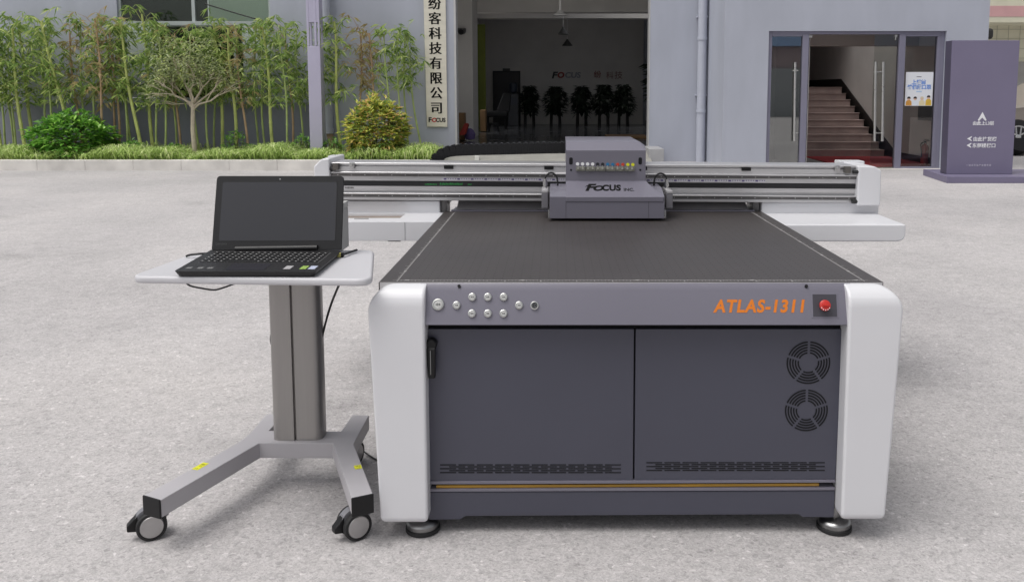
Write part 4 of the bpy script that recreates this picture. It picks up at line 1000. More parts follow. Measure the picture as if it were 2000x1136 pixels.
bar(b, 346, 355.5, YG - .002, YG + .012); bar(b, 365, 374, YG - .002, YG + .012); bar(b, 378.5, 380.8, YG - .018, YG + .012); bar(b, 386.5, 392.3, YG - .006, YG + .012)
gan = build(shear(b), 'gantry_beam', ALU, pr_, bevel=.0012, seg=1)
for va, vb in ((341, 346), (381.2, 386.2)):
    b = B(); bar(b, va, vb, YG - .010, YG + .011); lr = build(shear(b), 'linear_rail', DSTEEL, gan)
    b = B()
    for k in range(40):
        x = gx0 + .03 + k * .0595
        if x < gx1: b.cyl((x, YG - .0098, (gz(va) + gz(vb)) / 2), (x, YG - .0115, (gz(va) + gz(vb)) / 2), .0024, n=8)
    build(shear(b), 'rail_screw', STEEL, lr)
b = B(); bar(b, 356, 364.5, YG - .0035, YG + .011); bk = build(shear(b), 'cover_band', mat('band_black', (.010, .010, .012), .5), gan)
GRN = mat('green_print', (.02, .30, .06), .5)
b = B(); yy = YG - .0037; zc = (gz(356) + gz(364.5)) / 2 - .006
rg = random.Random(2)
for u0, u1, h in ((858, 903, .011), (829, 851, .007), (913, 920, .007)):
    x = ax(u0, YG)
    while x < ax(u1, YG):
        w_ = rg.uniform(.003, .007); hh = h * rg.uniform(.75, 1); b.prism([(x, zc), (x + w_ * .55, zc), (x + w_ * .55 + .003, zc + hh), (x + .003, zc + hh)], 'Y', yy, yy + .0004); x += w_ + .001
build(shear(b), 'green_lettering', GRN, bk, smooth=False)
b = B(); x0_, x1_ = ax(862, YG), ax(1496, YG); b.box(x0_, x1_, YG - .0034, YG - .0021, gz(353.5), gz(348.5)); tp = build(shear(b), 'ruler_tape', mat('tape_white', (.62, .60, .66), .5), gan)
b = B(); x = x0_ + .01; k = 0
while x < x1_: b.box(x, x + (.0032 if k % 5 else .011), YG - .0039, YG - .0034, gz(351.2 if k % 5 else 352.4), gz(349.6)); x += .0105 if k % 5 else .018; k += 1
build(shear(b), 'tape_mark', mat('tape_ink', (.10, .07, .22), .5), tp, smooth=False)
b = B()
for u in (876, 1072, 1255, 1458): b.box(ax(u - 9, YG), ax(u + 9, YG), YG - .006, YG + .004, gz(331.5), gz(325))
build(shear(b), 'cable_clip', BLACK, gan)
b = B(); x = ax(673, YG)
for w_ in (2, 1, 2, 3, 1, 2, 1, 3, 2, 1): b.box(x, x + w_ * .0011, YG - .0029, YG - .0021, gz(371), gz(367.5)); x += w_ * .0011 + .002
build(shear(b), 'barcode_label', mat('ink_grey', (.06, .06, .06), .6), gan, smooth=False)
for u0, u1, s in ((652, 667, 1), (1648, 1663, -1)):
    b = B(); xa_, xb_ = sorted((ax(u0 + 10 * s if s > 0 else u0, YG), ax(u1 if s < 0 else u0, YG)))
    b.box(ax(u0, YG), ax(u1 - 4, YG), YG - .03, YG - .004, gz(334), gz(321)); build(shear(b), 'belt_bracket', mat('bracket_steel', (.14, .13, .12), .4, .6), gan, bevel=.002)
    b = B(); uu = u1 + 16 if s > 0 else u0 - 18; b.box(ax(uu, YG), ax(uu + 10, YG), YG - .014, YG - .004, gz(331), gz(320)); b.cyl((ax(uu + 5, YG), YG - .014, gz(325)), (ax(uu + 5, YG), YG - .02, gz(325)), .006, n=10); build(shear(b), 'belt_clamp', STEEL, gan, bevel=.002)
    for v0_, v1_ in ((327, 336), (385, 393)) :
        ua, ub_ = (646, 657) if s > 0 else (1664, 1676)
        b = B(); b.cyl((ax(ua, YG), YG - .02, gz((v0_ + v1_) / 2)), (ax(ub_, YG), YG - .02, gz((v0_ + v1_) / 2)), .009, n=14); build(shear(b), 'end_bumper', RUBBER, gan)
# white end housings
def capbox(name, ua, ub, vt, vb, yb, left):
    xa_, xb_ = ax(ua, YG - .03, 340), ax(ub, YG - .03, 340); z0_, z1_ = gz(vb), gz(vt)
    pts = [(xa_, z0_), (xb_, z0_), (xb_, z1_ - .012), (xb_ - .03, z1_ + .006), (xa_, z1_ + .008)] if not left else [(xa_, z0_), (xb_, z0_), (xb_, z1_ + .006), (xa_ + .035, z1_ + .004), (xa_, z1_ - .03)]
    b = B(); b.prism(pts, 'Y', YG - .03, yb); return build(shear(b), name, WHITE, pr_, bevel=.007, seg=3)
capbox('end_housing', 1676, 1722, 323, 397, YG + .24, False)
capbox('end_housing', 613, 644, 314, 392, YG + .24, True)
b = B(); b.box(ax(1650, YG + .1), ax(1700, YG + .1), YG + .165, YG + .24, gz(350), gz(317)); build(shear(b), 'rear_cover', WHITE, pr_, bevel=.004)
b = B(); b.box(ax(632, YG + .1), ax(656, YG + .1), YG + .165, YG + .24, gz(350), gz(313)); build(shear(b), 'rear_cover', WHITE, pr_, bevel=.004)
# white beam base and side trays
zb0, zb1 = .735, az(395.5, YG)
b = B(); b.box(ax(1490, YG + .01), ax(1721, YG + .01), YG + .01, YG + .24, zb0 - .06, zb1); build(b, 'beam_base', WHITE, pr_, bevel=.006, seg=3)
b = B(); b.box(-1.09, ax(858, YG + .01), YG + .01, YG + .24, zb0 - .06, zb1 + .006); build(b, 'beam_base', WHITE, pr_, bevel=.006, seg=3)
def tray(name, xa_, xb_, yf, zt_, zb_, rr):
    b = B(); b.prism(round_poly([(xa_, zb_), (xb_, zb_), (xb_, zt_), (xa_, zt_)], rr, 8), 'Y', yf, YG + .2)
    return b
yt = 3.41
b = tray('t', X1 - .02, ax(1776, yt), yt, .733, az(472, yt), [0, .05, .012, 0]); tr_ = build(b, 'side_tray', WHITE, pr_, bevel=.007, seg=3)
yt2 = 3.47; xs0, xs1, zq0, zq1 = -1.1, X0 - .003, az(470.5, yt2), .735
wx_a, wx_b = -1.02, onz(775, 430, .735).x; wy0, wy1 = 3.575, 3.715
b = B()
b.box(xs0, xs1, yt2, wy0, zq0, zq1); b.box(xs0, wx_a, wy0, wy1, zq0, zq1); b.box(wx_b, xs1, wy0, wy1, zq0, zq1); b.box(xs0, xs1, wy1, YG + .2, zq0, zq1)
tl = build(b, 'side_tray', WHITE, pr_, bevel=.004, seg=2)
b = B(); b.box(wx_a, wx_b, wy0, wy1, zq0 + .005, zq1 - .012); build(b, 'tray_bottom', mat('tray_wood', (.26, .215, .185), .6, var=.2, vscale=10, stretch=(1, 8, 1)), tl)
b = B(); b.box(ax(787.5, yt2), ax(788.5, yt2), yt2 - .001, yt2 + .004, zq0 + .001, zq1 - .003); build(b, 'tray_seam', mat('seam_grey', (.3, .3, .31), .6), tl)
b = B(); b.box(ax(752, yt2), ax(777, yt2), yt2 + .02, yt2 + .1, zq0 - .006, zq0); build(b, 'tray_foot', RUBBER, tl)
p = onz(706, 427.5, zq1); b = B(); b.box(p.x - .03, p.x + .03, p.y - .006, p.y + .006, zq1, zq1 + .002); build(b, 'grip_slot', mat('slot_grey', (.25, .24, .24), .5), tl)
# rear apron and uprights
b = B(); b.box(X0 + .03, X1 - .03, YB1 + .002, YB1 + .03, ZT - .03, ZT + .006); build(b, 'rear_apron', GREY, pr_, bevel=.002)
b = B(); b.prism([(YB1 + .028, ZT - .002), (YB1 + .032, ZT - .02), (YG + .20, gz(388) - .02), (YG + .20, gz(388))], 'X', X0 + .05, X1 - .05); build(b, 'rear_panel', mat('rear_panel_grey', (.55, .53, .54), .35), pr_)
b = B(); b.box(X0 + .03, X1 - .03, YB1 + .03, YG + .2, ZT - .03, ZT - .004); build(b, 'rear_deck', GREY, pr_)
for ua, ub_ in ((860, 871), (1473, 1486)):
    b = B(); b.box(ax(ua, YG + .03), ax(ub_, YG + .03), YG + .03, YG + .16, ZT - .1, gz(393)); build(b, 'upright', DSTEEL, pr_, bevel=.002)
for ua, ub_ in ((871, 884), (1457, 1473)):
    b = B(); xa_, xb_ = ax(ua, YG + .1), ax(ub_, YG + .1); zt_ = gz(394)
    b.prism([(xa_, zt_), (xb_, zt_), ((xa_ if ua < 1000 else xb_), zt_ - .035)], 'Y', YG + .09, YG + .1); build(b, 'gusset', STEEL, pr_)
# energy chain
path = smooth_path([at(u, v, YG + .24) for u, v in ((845, 334), (848, 320), (857, 306), (874, 297.5), (905, 294), (1000, 291.5), (1060, 290), (1140, 289))], 14)
lens = [0]
for a_, c_ in zip(path, path[1:]): lens.append(lens[-1] + (c_ - a_).length)
def along(d):
    for k in range(len(path) - 1):
        if lens[k + 1] >= d: t = (d - lens[k]) / max(1e-9, lens[k + 1] - lens[k]); return path[k].lerp(path[k + 1], t), (path[k + 1] - path[k]).normalized()
    return path[-1], (path[-1] - path[-2]).normalized()
CH = mat('chain_black', (.009, .009, .010), .5, spec=.3, var=.15, vscale=30)
b = B(); d = .006; hh = 10.2 * (YG + .24) / F
while d < lens[-1]:
    p, t = along(d); n_ = Vector((-t.z, 0, t.x)); L = .0141
    def lk(dl, h0, h1, y0, y1):
        q = [p + t * (-dl) + n_ * h0, p + t * dl + n_ * h0, p + t * dl + n_ * h1, p - t * dl + n_ * h1]
        b.hexa([x_ + Vector((0, y0, 0)) for x_ in q], [x_ + Vector((0, y1, 0)) for x_ in q])
    lk(L, -hh, hh, -.005, .006); lk(L * .8, -hh * .93, hh * .93, .006, .07); lk(L, -hh, hh, .07, .08)
    lk(L * .4, hh, hh + .004, .0, .075); lk(L * .35, -hh * .75, -hh * .45, -.008, -.004); d += .0285
build(b, 'cable_chain', CH, gan, smooth=False)

# ---- carriage
YCf = 3.45
cxl, cxr = ax(1073.5, YCf), ax(1299.5, YCf); cz0, cz1 = az(427, YCf), az(384, YCf)
car_b = B(); car_b.prism([(YCf, cz0), (YCf, cz1), (3.56, az(365.5, 3.56)), (3.70, az(365.5, 3.56)), (3.70, cz0)], 'X', cxl, cxr)
car_o = build(car_b, 'carriage', GREY, pr_, bevel=.003)
hxl, hxr = ax(1105.5, 3.565), ax(1261.5, 3.565)
z_a, z_b, z_c = az(353, 3.565), az(294, 3.565), az(277.5, 3.61)
sxr = ax(1297, YCf)
b = B()                                                # sloping logo deck, widening to the front
b.hexa([(ax(1105.5, YCf), YCf - .003, cz1 - .001), (sxr, YCf - .003, cz1 - .001), (hxr, 3.565, z_a), (hxl, 3.565, z_a)], [(ax(1105.5, YCf), YCf - .003, cz1 - .02), (sxr, YCf - .003, cz1 - .02), (hxr, 3.565, cz1 - .02), (hxl, 3.565, cz1 - .02)])
deck = build(b, 'logo_deck', GREY, car_o, bevel=.001, seg=1)
b = B(); zt_ = z_c + .010
b.prism([(3.566, z_a - .02), (3.566, z_b), (3.62, z_c), (3.72, zt_), (3.96, zt_), (3.96, z_a - .02)], 'X', hxl, hxr)
# cut the upper right edge to a chamfer: lower the verts near the top right
for v in list(b.bm.verts):
    pass
hous = b
# rebuild as lofted sections so the top right edge is chamfered
b.bm.free(); b = B()
secs = []
ch = .05
for y, zt2_ in ((3.566, z_b), (3.62, z_c), (3.70, zt_), (3.87, zt_)):
    c_ = ch * (0 if y < 3.6 else .5 if y < 3.69 else 1)
    secs.append([(hxl, y, z_a - .03), (hxr, y, z_a - .03), (hxr, y, zt2_ - max(.001, c_ * .55)), (hxr - max(.001, c_ * .8), y, zt2_), (hxl, y, zt2_)])
vs = [[b.bm.verts.new(p) for p in s] for s in secs]
for a_, c_ in zip(vs, vs[1:]):
    for k in range(5): b.face([a_[k], a_[(k + 1) % 5], c_[(k + 1) % 5], c_[k]])
b.face(vs[0]); b.face(vs[-1][::-1])
hous_o = build(b, 'head_cover', GREY, car_o, ang=15)
for u in (1158.5 - 53, ):
    pass
b = B()
for u in (1105.5, 1268): b.box(ax(u, YCf) - .0008, ax(u, YCf) + .0008, YCf - .0006, YCf + .002, cz0 + .002, cz1 - .003)
build(b, 'panel_seam', mat('seam_dark', (.06, .058, .07), .6), car_o)
yh = 3.566
b = B()
for u in (1115.2, 1250.5): p0_, p1_ = at(u, 307.5, yh), at(u, 321.5, yh); b.prism(round_poly([(p0_.x - .0075, p1_.z), (p0_.x + .0075, p1_.z), (p0_.x + .0075, p0_.z), (p0_.x - .0075, p0_.z)], .0074, 5), 'Y', yh - .001, yh + .002)
for u in (1115.2, 1250.5): p0_ = at(u, 332, yh); b.cyl((p0_.x, yh - .001, p0_.z), (p0_.x, yh + .002, p0_.z), .0045, n=12)
build(b, 'grip_hole', VOID, hous_o, smooth=False)
DOTS = [(.8, .8, .82)] * 4 + [(.015, .015, .02)] * 2 + [(.02, .17, .36)] * 2 + [(.55, .055, .03)] * 2 + [(.68, .68, .02)] * 2
for k, c_ in enumerate(DOTS):
    u = 1128 + k * (1236 - 1128) / 11; p = at(u, 320.3 + k * .13, yh); b = B(); b.cyl((p.x, yh - .0015, p.z), (p.x, yh + .001, p.z), .0072, n=18)
    build(b, 'colour_dot', mat('dot_%s' % ('white', 'black', 'cyan', 'red', 'yellow')[0 if k < 4 else 1 + (k - 4) // 2], c_, .5), hous_o, smooth=False)
DAMP = mat('damper_plastic', (.19, .19, .16), .3, var=.35, vscale=60)
for k in range(6):
    u0 = 1125 + k * 19.2; u1 = u0 + 18; b = B(); p0_, p1_ = at(u0, 325.5 + k * .12, yh), at(u1, 333.5 + k * .12, yh); b.box(p0_.x, p1_.x, yh - .012, yh + .001, p1_.z, p0_.z)
    dm = build(b, 'ink_damper', DAMP, hous_o, bevel=.002)
    b = B()
    for f in (.22, .72):
        x = p0_.x + (p1_.x - p0_.x) * f; b.cyl((x, yh - .0145, p0_.z - .006), (x, yh - .011, p0_.z - .006), .0042, n=10); b.cyl((x, yh - .008, p0_.z), (x, yh - .008, p0_.z + .006), .0018, n=6)
    build(b, 'damper_screw', mat('damper_screw', (.45, .45, .42), .3, .6), dm)
sl_dir = (Vector((0, 3.565, z_a)) - Vector((0, YCf - .003, cz1 - .001))).normalized()
def dpt(u, v):
    n_ = Vector((1, 0, 0)).cross(sl_dir); n_.normalize(); o = Vector((0, 0, HC)); d_ = ray(u, v); t = (Vector((0, 3.565, z_a)) - o).dot(n_) / d_.dot(n_); return o + d_ * t + (n_ if n_.z > 0 else -n_) * .0006
# FOCUS INC. lettering, lying on the sloping deck
lh = (dpt(1180, 361) - dpt(1180, 372.5)).length
LS = lh / .72
text('F', 'logo_letter', TEXTK, deck, dpt(1150.5, 372.3), LS * 1.12, up=sl_dir, bold=.003, sx=.98, ext=.0004, shear=.28)
b = B(); q = [dpt(1142, 365.6), dpt(1148, 363.8), dpt(1161, 361.9), dpt(1161, 360.2), dpt(1152, 360.6), dpt(1146, 362.5)]
b.face([b.bm.verts.new(p) for p in q]); build(b, 'logo_swoosh', TEXTK, deck, smooth=None)
text('O', 'logo_letter', TEXTK, deck, dpt(1167.5, 372.1), LS * .80, up=sl_dir, bold=.0028, sx=1.0, ext=.0004, shear=.25)
text('CUS', 'logo_letter', TEXTK, deck, dpt(1194, 372.1), LS * .94, up=sl_dir, bold=.003, sx=.65, ext=.0004, shear=.1, spacing=1.06)
text('INC.', 'logo_letter', TEXTK, deck, dpt(1228.5, 373), LS * .46, up=sl_dir, bold=.0005, sx=.76, ext=.0004, shear=.05)
# curing lamps with cable arcs
for s, (ua, ub_, va, vb, vtop, uo) in {-1: (1057.5, 1070.5, 377, 407, 366.5, 0), 1: (1302.5, 1315.5, 378, 407, 366, -10)}.items():
    yl = 3.52; b = B(); xa_, xb_ = ax(ua, yl), ax(ub_, yl); z0_, z1_ = az(vb, yl), az(va, yl)
    b.box(xa_, xb_, yl, 3.63, z0_, z1_); lm = build(b, 'curing_lamp', mat('lamp_body', (.20, .195, .215), .4, .3), car_o, bevel=.0035, seg=2)
    b = B(); b.box(xa_ + .001, xb_ - .001, yl - .001, 3.66, z1_ + .0002, z1_ + .012); build(b, 'lamp_top', mat('lamp_silver', (.55, .54, .55), .35, .5), lm, bevel=.002)
    xc_ = (xa_ + xb_) / 2; b = B(); b.cyl((xc_, 3.62, z1_ + .01), (xc_, 3.62, z1_ + .05), .008, n=12); b.cyl((xc_, 3.62, z1_ + .02), (xc_, 3.62, z1_ + .036), .0105, n=12); build(b, 'plug', STEEL, lm)
    xe = xc_ - s * .055; b = B(); zz_ = z1_ + .05
    b.tube(smooth_path([(xc_, 3.62, zz_), (xc_ - s * .006, 3.62, zz_ + .015), (xc_ - s * .028, 3.62, zz_ + .026), (xc_ - s * .05, 3.62, zz_ + .008), (xe, 3.62, zz_ - .035)], 6), .004, 8); build(b, 'lamp_cable', RUBBER, lm)
    b = B(); b.box(min(xb_ if s < 0 else xa_ - .012, 9), (xb_ + .012 if s < 0 else xa_), 3.54, 3.6, z0_ + .01, z1_ - .005); build(b, 'lamp_mount', DSTEEL, lm)
    xo = cxl - .007 if s < 0 else cxr; b = B(); b.box(xo, xo + .007, YCf + .002, YCf + .03, cz0 + .002, cz0 + .035); build(b, 'anti_crash_plate', STEEL, car_o, bevel=.001)

# ================================================================== LAPTOP STAND
ZS = .16
st = thing('rolling_stand', 'grey rolling stand with a pale tray, single column and splayed caster legs', 'stand', (-.85, 2.6, 0))
px = [(281.7, 966), (314.5, 975.5), (507, 864), (650, 864.5), (686, 972), (728.5, 963), (691, 865.5), (721, 810), (688, 809), (666, 841), (525.5, 839.8), (556, 807.5), (520, 807.5), (491, 842), (467, 862)]
poly = [(onz(u, v, ZS).x, onz(u, v, ZS).y) for u, v in px]
b = B(); b.prism(poly, 'Z', ZS - .052, ZS); fr_ = build(b, 'base_frame', STANDG, st, bevel=.004, seg=2)
def endcap(pa, pb, outw):
    a_, c_ = Vector((*pa, 0)), Vector((*pb, 0)); d_ = (c_ - a_).normalized(); n_ = Vector((d_.y, -d_.x, 0))
    if n_.dot(Vector(outw)) < 0: n_ = -n_
    b = B(); q = [(a_ - d_ * .001), (c_ + d_ * .001)]
    f_ = [q[0] + n_ * .0065 + Vector((0, 0, ZS - .054)), q[1] + n_ * .0065 + Vector((0, 0, ZS - .054)), q[1] + n_ * .0065 + Vector((0, 0, ZS + .002)), q[0] + n_ * .0065 + Vector((0, 0, ZS + .002))]
    b.hexa(f_, [p - n_ * .006 for p in f_]); build(b, 'end_cap', BLACK, fr_, bevel=.003, seg=3)
endcap(poly[0], poly[1], (-.6, -1, 0)); endcap(poly[4], poly[5], (.2, -1, 0))
STK = mat('yellow_sticker', (.72, .72, .02), .5)
def sticker(c, pa, pb, L, w):
    d_ = (Vector((*pb, 0)) - Vector((*pa, 0))).normalized(); n_ = Vector((-d_.y, d_.x, 0)); z = ZS + .0006
    b = B(); q = [c - d_ * L - n_ * w, c + d_ * L - n_ * w, c + d_ * L + n_ * w, c - d_ * L + n_ * w]; b.face([b.bm.verts.new((p.x, p.y, z)) for p in q]); so_ = build(b, 'sticker', STK, fr_, smooth=False)
    b = B()
    for k, (f, g_, l_) in enumerate(((-.7, .3, .18), (-.7, -.2, .3), (-.1, 0, .16), (.12, .35, .1), (.45, .4, .35), (.45, 0, .4), (.45, -.4, .3), (-.1, -.45, .2))):
        m_ = c + d_ * L * f + n_ * w * g_; q = [m_ - d_ * L * l_ * .5 - n_ * w * .09, m_ + d_ * L * l_ * .5 - n_ * w * .09, m_ + d_ * L * l_ * .5 + n_ * w * .09, m_ - d_ * L * l_ * .5 + n_ * w * .09]; b.face([b.bm.verts.new((p.x, p.y, z + .0004)) for p in q])
    build(b, 'sticker_text', mat('sticker_ink', (.06, .06, .03), .6), so_, smooth=False)
sticker(onz(391.5, 910, ZS), poly[0], poly[14], .024, .011); sticker(onz(699, 911.5, ZS), poly[5], poly[6], .0135, .0105)
# casters
def caster(x, y, zt_, hd):
    r = .041; b = B(); axv = Vector((math.cos(hd), math.sin(hd), 0)); fw = Vector((axv.y, -axv.x, 0)); c = Vector((x, y, r)) + fw * .012
    b.cyl((x, y, r + .02), (x, y, zt_), .012, n=14); b.cyl((x, y, zt_ - .012), (x, y, zt_), .02, n=16)
    for k in range(10):
        a0, a1 = R(10 + 15 * k), R(10 + 15 * (k + 1))
        q = [c + fw * math.cos(t) * rr + Vector((0, 0, math.sin(t) * rr)) for t, rr in ((a0, r * .7), (a1, r * .7), (a1, r * 1.2), (a0, r * 1.2))]
        b.hexa([p - axv * .012 for p in q], [p + axv * .012 for p in q])
    cs = build(b, 'caster', mat('caster_grey', (.24, .24, .26), .4, .3), st)
    for s in (-1, 1):
        b = B(); b.lathe([(r * .8, .0125), (r, .0155), (r, .029), (r * .97, .0325), (r * .82, .0335), (r * .8, .030)], c, axv * s, 36); w_ = build(b, 'wheel', RUBBER, cs)
    b = B(); b.lathe([(r * .8, .024), (r * .79, .0315), (r * .74, .034), (.001, .0345)], c, axv, 36); b.lathe([(r * .8, .024), (r * .79, .0315), (r * .74, .034), (.001, .0345)], c, -axv, 36); build(b, 'hub_cap', mat('hub_grey', (.42, .41, .41), .38, .7, var=.06, vscale=30), cs)
    bq = c - fw * r * .95 * -1 if False else c + fw * (r * 1.02)
    b = B(); p0_ = c + fw * r * .8 + Vector((0, 0, r * .35)); p1_ = c + fw * r * 1.55 - Vector((0, 0, r * .15))
    up_ = Vector((0, 0, 1)); f_ = [p0_ + up_ * .022, p0_ - up_ * .03, p1_ - up_ * .004, p1_ + up_ * .012]
    b.hexa([p - axv * .013 for p in f_], [p + axv * .013 for p in f_]); build(b, 'brake_lever', BLACK, cs, bevel=.004)
def castat(u, v, hd): p = onz(u, v, .001); return p
for u, v, hd in ((292, 1048, R(-62)), (690, 1048, R(-52))):
    p = onz(u, v, .0); axv = Vector((math.cos(hd), math.sin(hd), 0)); fw = Vector((-axv.y, axv.x, 0))
    caster(p.x - axv.x * .02 + .024, p.y + .012, ZS - .052, hd + math.pi * 0)
caster(*( (poly[7][0] + poly[8][0]) / 2 - .028, poly[7][1] - .02), ZS - .052, R(-20))
# column
cb = [onz(539, 850, ZS), onz(577, 860, ZS), onz(635, 850, ZS)]
xl, xr = cb[0].x, cb[2].x; yc = onz(585, 860, ZS).y; xm = cb[1].x
dp = .085
ol = round_poly([(xl, yc), (xm - .0025, yc - .002), (xm - .0025, yc + dp), (xl, yc + dp)], [.028, .003, 0, .028], 6)
orr = round_poly([(xm + .0025, yc + .001), (xr, yc + .001), (xr, yc + dp), (xm + .0025, yc + dp)], [.003, .034, .034, 0], 8)
ztr = .752
b = B(); b.prism(ol, 'Z', ZS, ztr); b.prism([(xm - .0026, yc + .012), (xm + .0026, yc + .012), (xm + .0026, yc + dp - .004), (xm - .0026, yc + dp - .004)], 'Z', ZS, ztr - .001); b.prism(orr, 'Z', ZS, ztr); build(b, 'column', COLUMN, st, ang=30)
# tray
ZTR = .775
tp_ = [(252, 539), (727, 545), (731, 487), (383, 492)]
tpl = [onz(u, v, ZTR) for u, v in tp_]
b = B(); b.prism(round_poly([(p.x, p.y) for p in tpl], [.04, .05, .045, .03], 8), 'Z', ZTR - .021, ZTR); build(b, 'tray', TRAYM, st, bevel=.008, seg=4)
b = B(); b.box(xl + .0, xr, yc - .08, yc + dp - .01, ZTR - .03, ZTR - .022); build(b, 'tray_bracket', DSTEEL, st)

# ================================================================== LAPTOP
lp = thing('laptop', 'open black laptop with a dark screen on the pale stand tray', 'laptop', (-.88, 2.46, ZTR))
LB = mat('laptop_black', (.0075, .0072, .0085), .45, var=.08, vscale=30)
zl = ZTR + .017
fl, frr, bl_, brr = onz(338, 529.5, zl), onz(617, 530.5, zl), onz(411, 487.5, zl), onz(667.5, 489.5, zl)
top4 = [fl, frr, brr, bl_]
cen = (fl + frr + brr + bl_) / 4
b = B(); tq = round_poly([p for p in top4], [.014, .014, .006, .006], 5) if False else None
def quadlerp(s, t, z=0): return fl.lerp(frr, s).lerp(bl_.lerp(brr, s), t) + Vector((0, 0, z))
p2 = round_poly([(p.x, p.y) for p in top4], [.014, .014, .005, .005], 5)
b.hexa([(x, y, ZTR + .001) for x, y in [(cen.x + (x - cen.x) * .955, cen.y + (y - cen.y) * .94) for x, y in p2]], [(x, y, zl) for x, y in p2]); lb = build(b, 'base', LB, lp, bevel=.0025, seg=2)
# keyboard
b = B()
rowsn = 6
for r_ in range(rowsn):
    t0 = .40 + r_ * .083; n_ = 19
    for k in range(n_):
        s0, s1 = .075 + k * .0452, .075 + k * .0452 + .039
        if r_ == 0 and 4 <= k <= 8:
            if k > 4: continue
            s1 = .075 + 8 * .0452 + .039
        q = [quadlerp(s0, t0), quadlerp(s1, t0), quadlerp(s1, t0 + .066), quadlerp(s0, t0 + .066)]
        b.hexa([p + Vector((0, 0, .0016)) for p in q], [p + Vector((0, 0, .0002)) for p in q])
kb = build(b, 'keyboard', mat('key_black', (.007, .007, .008), .4), lb)
b = B(); q = [quadlerp(.066, .39), quadlerp(.94, .39), quadlerp(.94, .91), quadlerp(.066, .91)]; b.face([b.bm.verts.new(p + Vector((0, 0, .0001))) for p in q]); build(b, 'key_well', mat('key_well_grey', (.06, .06, .062), .5), kb, smooth=False)
b = B(); rg = random.Random(8)
for r_ in range(rowsn):
    for k in range(19):
        if r_ == 0 and 3 < k < 9: continue
        s0 = .083 + k * .0452; t0 = .425 + r_ * .083; q = [quadlerp(s0, t0), quadlerp(s0 + rg.uniform(.008, .016), t0), quadlerp(s0 + .012, t0 + .018), quadlerp(s0, t0 + .018)]
        b.face([b.bm.verts.new(p + Vector((0, 0, .0019))) for p in q])
build(b, 'key_legend', mat('key_print', (.42, .42, .42), .5), kb, smooth=False)
b = B(); q = [quadlerp(.34, .05), quadlerp(.62, .05), quadlerp(.62, .34), quadlerp(.34, .34)]; b.hexa([p + Vector((0, 0, .0005)) for p in q], [p - Vector((0, 0, .001)) for p in q]); build(b, 'touchpad', mat('touchpad_black', (.014, .0135, .02), .3), lb)
for s0, s1, c_, nm in ((.745, .795, (.42, .41, .42), 'silver'), (.86, .905, (.30, .45, .10), 'green'), (.92, .968, (.50, .54, .68), 'blue')):
    b = B(); q = [quadlerp(s0, .10), quadlerp(s1, .10), quadlerp(s1, .245), quadlerp(s0, .245)]; b.face([b.bm.verts.new(p + Vector((0, 0, .0006))) for p in q]); build(b, 'palm_sticker', mat(nm + '_sticker', c_, .4), lb, smooth=False)
for s0 in (.055, .135, .205):
    b = B(); q = [quadlerp(s0, .10), quadlerp(s0 + .04, .10), quadlerp(s0 + .04, .17), quadlerp(s0, .17)]; b.face([b.bm.verts.new(p + Vector((0, 0, .0006))) for p in q]); build(b, 'palm_print', mat('dull_print', (.16, .16, .16), .5), lb, smooth=False)
# lid
hy_ = bl_.y - .006; hz = zl + .004; ty = hy_ + .055
LL = [at(413, 488.2, hy_), at(667, 487.4, hy_), at(671.5, 343.5, ty), at(423.5, 343.5, ty)]
ld = (LL[3] - LL[0]).normalized(); lr_ = (LL[1] - LL[0]).normalized(); ln = lr_.cross(ld).normalized()
if ln.y > 0: ln = -ln
def lpt(s, t, o=0): return LL[0].lerp(LL[1], s).lerp(LL[3].lerp(LL[2], s), t) + ln * o
rc = .03
P = [lpt(0, .0), lpt(1, 0), lpt(1, 1), lpt(0, 1)]
rp = [Vector(p) for p in round_poly([tuple(p) for p in P], [.004, .004, .013, .013], 6)]
b = B(); b.hexa(rp, [p - ln * .007 for p in rp]); lid = build(b, 'lid', LB, lp, bevel=.0015, seg=2)
b = B(); q = [lpt(.052, .125, .0006), lpt(.947, .125, .0006), lpt(.947, .915, .0006), lpt(.052, .915, .0006)]; b.face([b.bm.verts.new(p) for p in q])
build(b, 'screen', mat('screen_glass', (.036, .036, .042), .25), lid, smooth=False)
b = B()
for a_, c_, d_, e_ in ((.047, .952, .118, .125), (.047, .952, .915, .922), (.047, .052, .118, .922), (.947, .952, .118, .922)):
    q = [lpt(a_, d_, .0008), lpt(c_, d_, .0008), lpt(c_, e_, .0008), lpt(a_, e_, .0008)]; b.face([b.bm.verts.new(p) for p in q])
build(b, 'screen_border', mat('border_black', (.012, .012, .013), .5), lid, smooth=False)
c = lpt(.5, .955, .0004); b = B(); b.cyl(c - ln * .001, c + ln * .0006, .0022, n=12); build(b, 'webcam', mat('webcam_grey', (.35, .35, .36), .2), lid)
text('Lenovo', 'maker_lettering', mat('faint_print', (.07, .07, .072), .4), lid, lpt(.072, .068, .0004), .0115, right=lr_, up=ld, ext=.0002)
b = B(); h0_, h1_ = at(460, 486, hy_ - .004), at(620, 486, hy_ - .004); b.cyl((h0_.x, hy_ - .004, hz), (h1_.x, hy_ - .004, hz + .004), .0085, n=16); build(b, 'hinge', LB, lp)
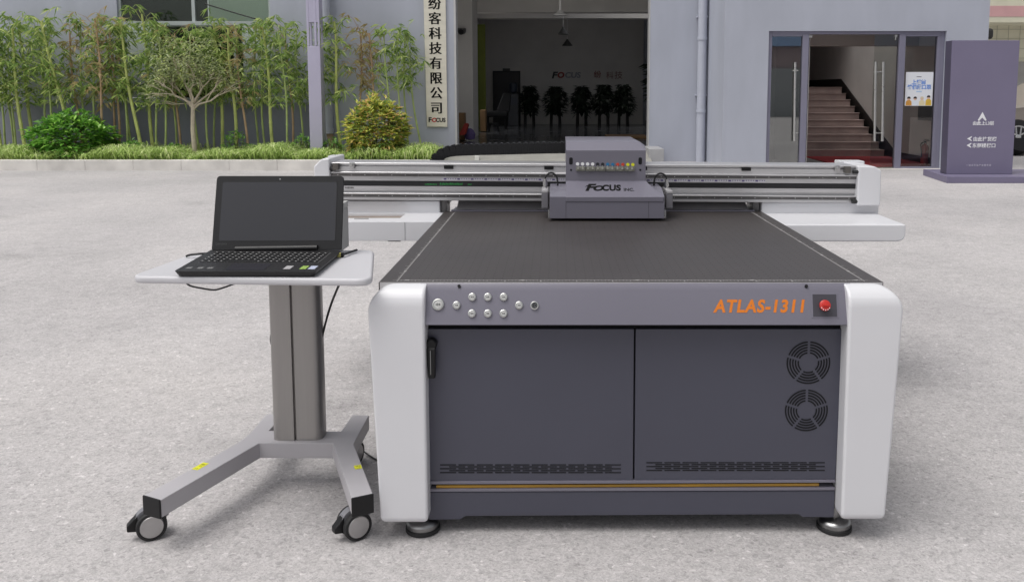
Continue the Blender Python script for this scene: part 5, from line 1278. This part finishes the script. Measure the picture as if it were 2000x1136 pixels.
# perforated box behind the laptop
bx1 = ax(687, 2.76); bz1 = az(396, 2.64)
pb = thing('perforated_box', 'pale grey perforated metal box standing behind the laptop on the tray', 'box', (bx1 - .09, 2.72, ZTR))
yb_ = max(hy_ + .07, 2.60)
b = B(); b.box(bx1 - .19, bx1, yb_, yb_ + .09, ZTR, bz1 - .02); bo = build(b, 'case', mat('case_grey', (.46, .455, .45), .45), pb, bevel=.002)
b = B(); b.box(bx1 - .192, bx1 + .001, yb_ - .001, yb_ + .091, bz1 - .0195, bz1); build(b, 'case_lid', mat('case_lid_grey', (.50, .50, .49), .45), pb, bevel=.002)
b = B(); rr = 0; z = ZTR + .008
while z < bz1 - .025:
    for k in range(3): b.box(bx1 - .004 - .0068 * k - .0045 - (.003 if rr % 2 else 0), bx1 - .004 - .0068 * k - (.003 if rr % 2 else 0), yb_ - .0006, yb_ + .001, z, z + .0022)
    z += .0052; rr += 1
build(b, 'vent_hole', VOID, bo, smooth=False)
# cables
CAB = mat('cable_black', (.012, .012, .013), .5)
def cable(name, pts, r, label): b = B(); b.tube(smooth_path(pts, 8), r, 8); return tag(build(b, name, CAB), label, 'cable')
yt_ = tpl[0].y
cable('cable', [at(u, v, 2.40) for u, v in ((362, 551), (372, 558), (395, 563), (418, 566), (435, 562), (455, 555), (474, 548))], .0026, 'thin black cable drooping below the left half of the tray')
cable('cable', [at(u, v, y) for u, v, y in ((664, 552, 2.5), (650, 585, 2.62), (640, 615, 2.66), (631, 650, 2.655), (615, 720, 2.65))], .0036, 'black cable hanging right of the stand column down from the tray')
cable('cable', [at(u, v, 2.655) for u, v in ((545, 625), (534, 642), (529, 660), (533, 682), (540, 700), (538, 720), (545, 735))], .0034, 'black cable looping out at the left side of the stand column')
cable('cable', [onz(u, v, z) for u, v, z in ((700, 870, .03), (712, 882, .012), (728, 893, .006), (750, 905, .006), (790, 922, .006))], .003, 'thin cable lying on the asphalt from the stand base towards the printer')
pc0 = at(364, 500, 2.52); pc0.z = ZTR + .004
cable('power_cable', [onz(363, 501, ZTR + .004), onz(370, 498, ZTR + .008), onz(386, 496, ZTR + .012), onz(402, 495, ZTR + .012)], .0034, 'grey black power cable plugged into the left side of the laptop')
t = thing('network_cable', 'black network cable with a clear yellow plug in the right side of the laptop', 'cable', onz(665, 497, ZTR + .01))
b = B(); b.tube(smooth_path([onz(667, 497, ZTR + .01), onz(676, 495, ZTR + .009), onz(686, 491.5, ZTR + .008), onz(697, 488, ZTR + .008)]), .0036, 8); build(b, 'lead', CAB, t)
q = onz(662, 497.5, ZTR + .009); b = B(); b.box(q.x - .006, q.x + .006, q.y - .006, q.y + .006, q.z - .006, q.z + .006); build(b, 'plug', mat('clear_plug', (.45, .42, .14), .3), t, bevel=.001)
q = onz(668, 497.5, ZTR + .008); b = B(); b.box(q.x - .006, q.x + .006, q.y - .007, q.y + .007, q.z - .006, q.z + .006); build(b, 'plug_boot', BLACK, t, bevel=.002)
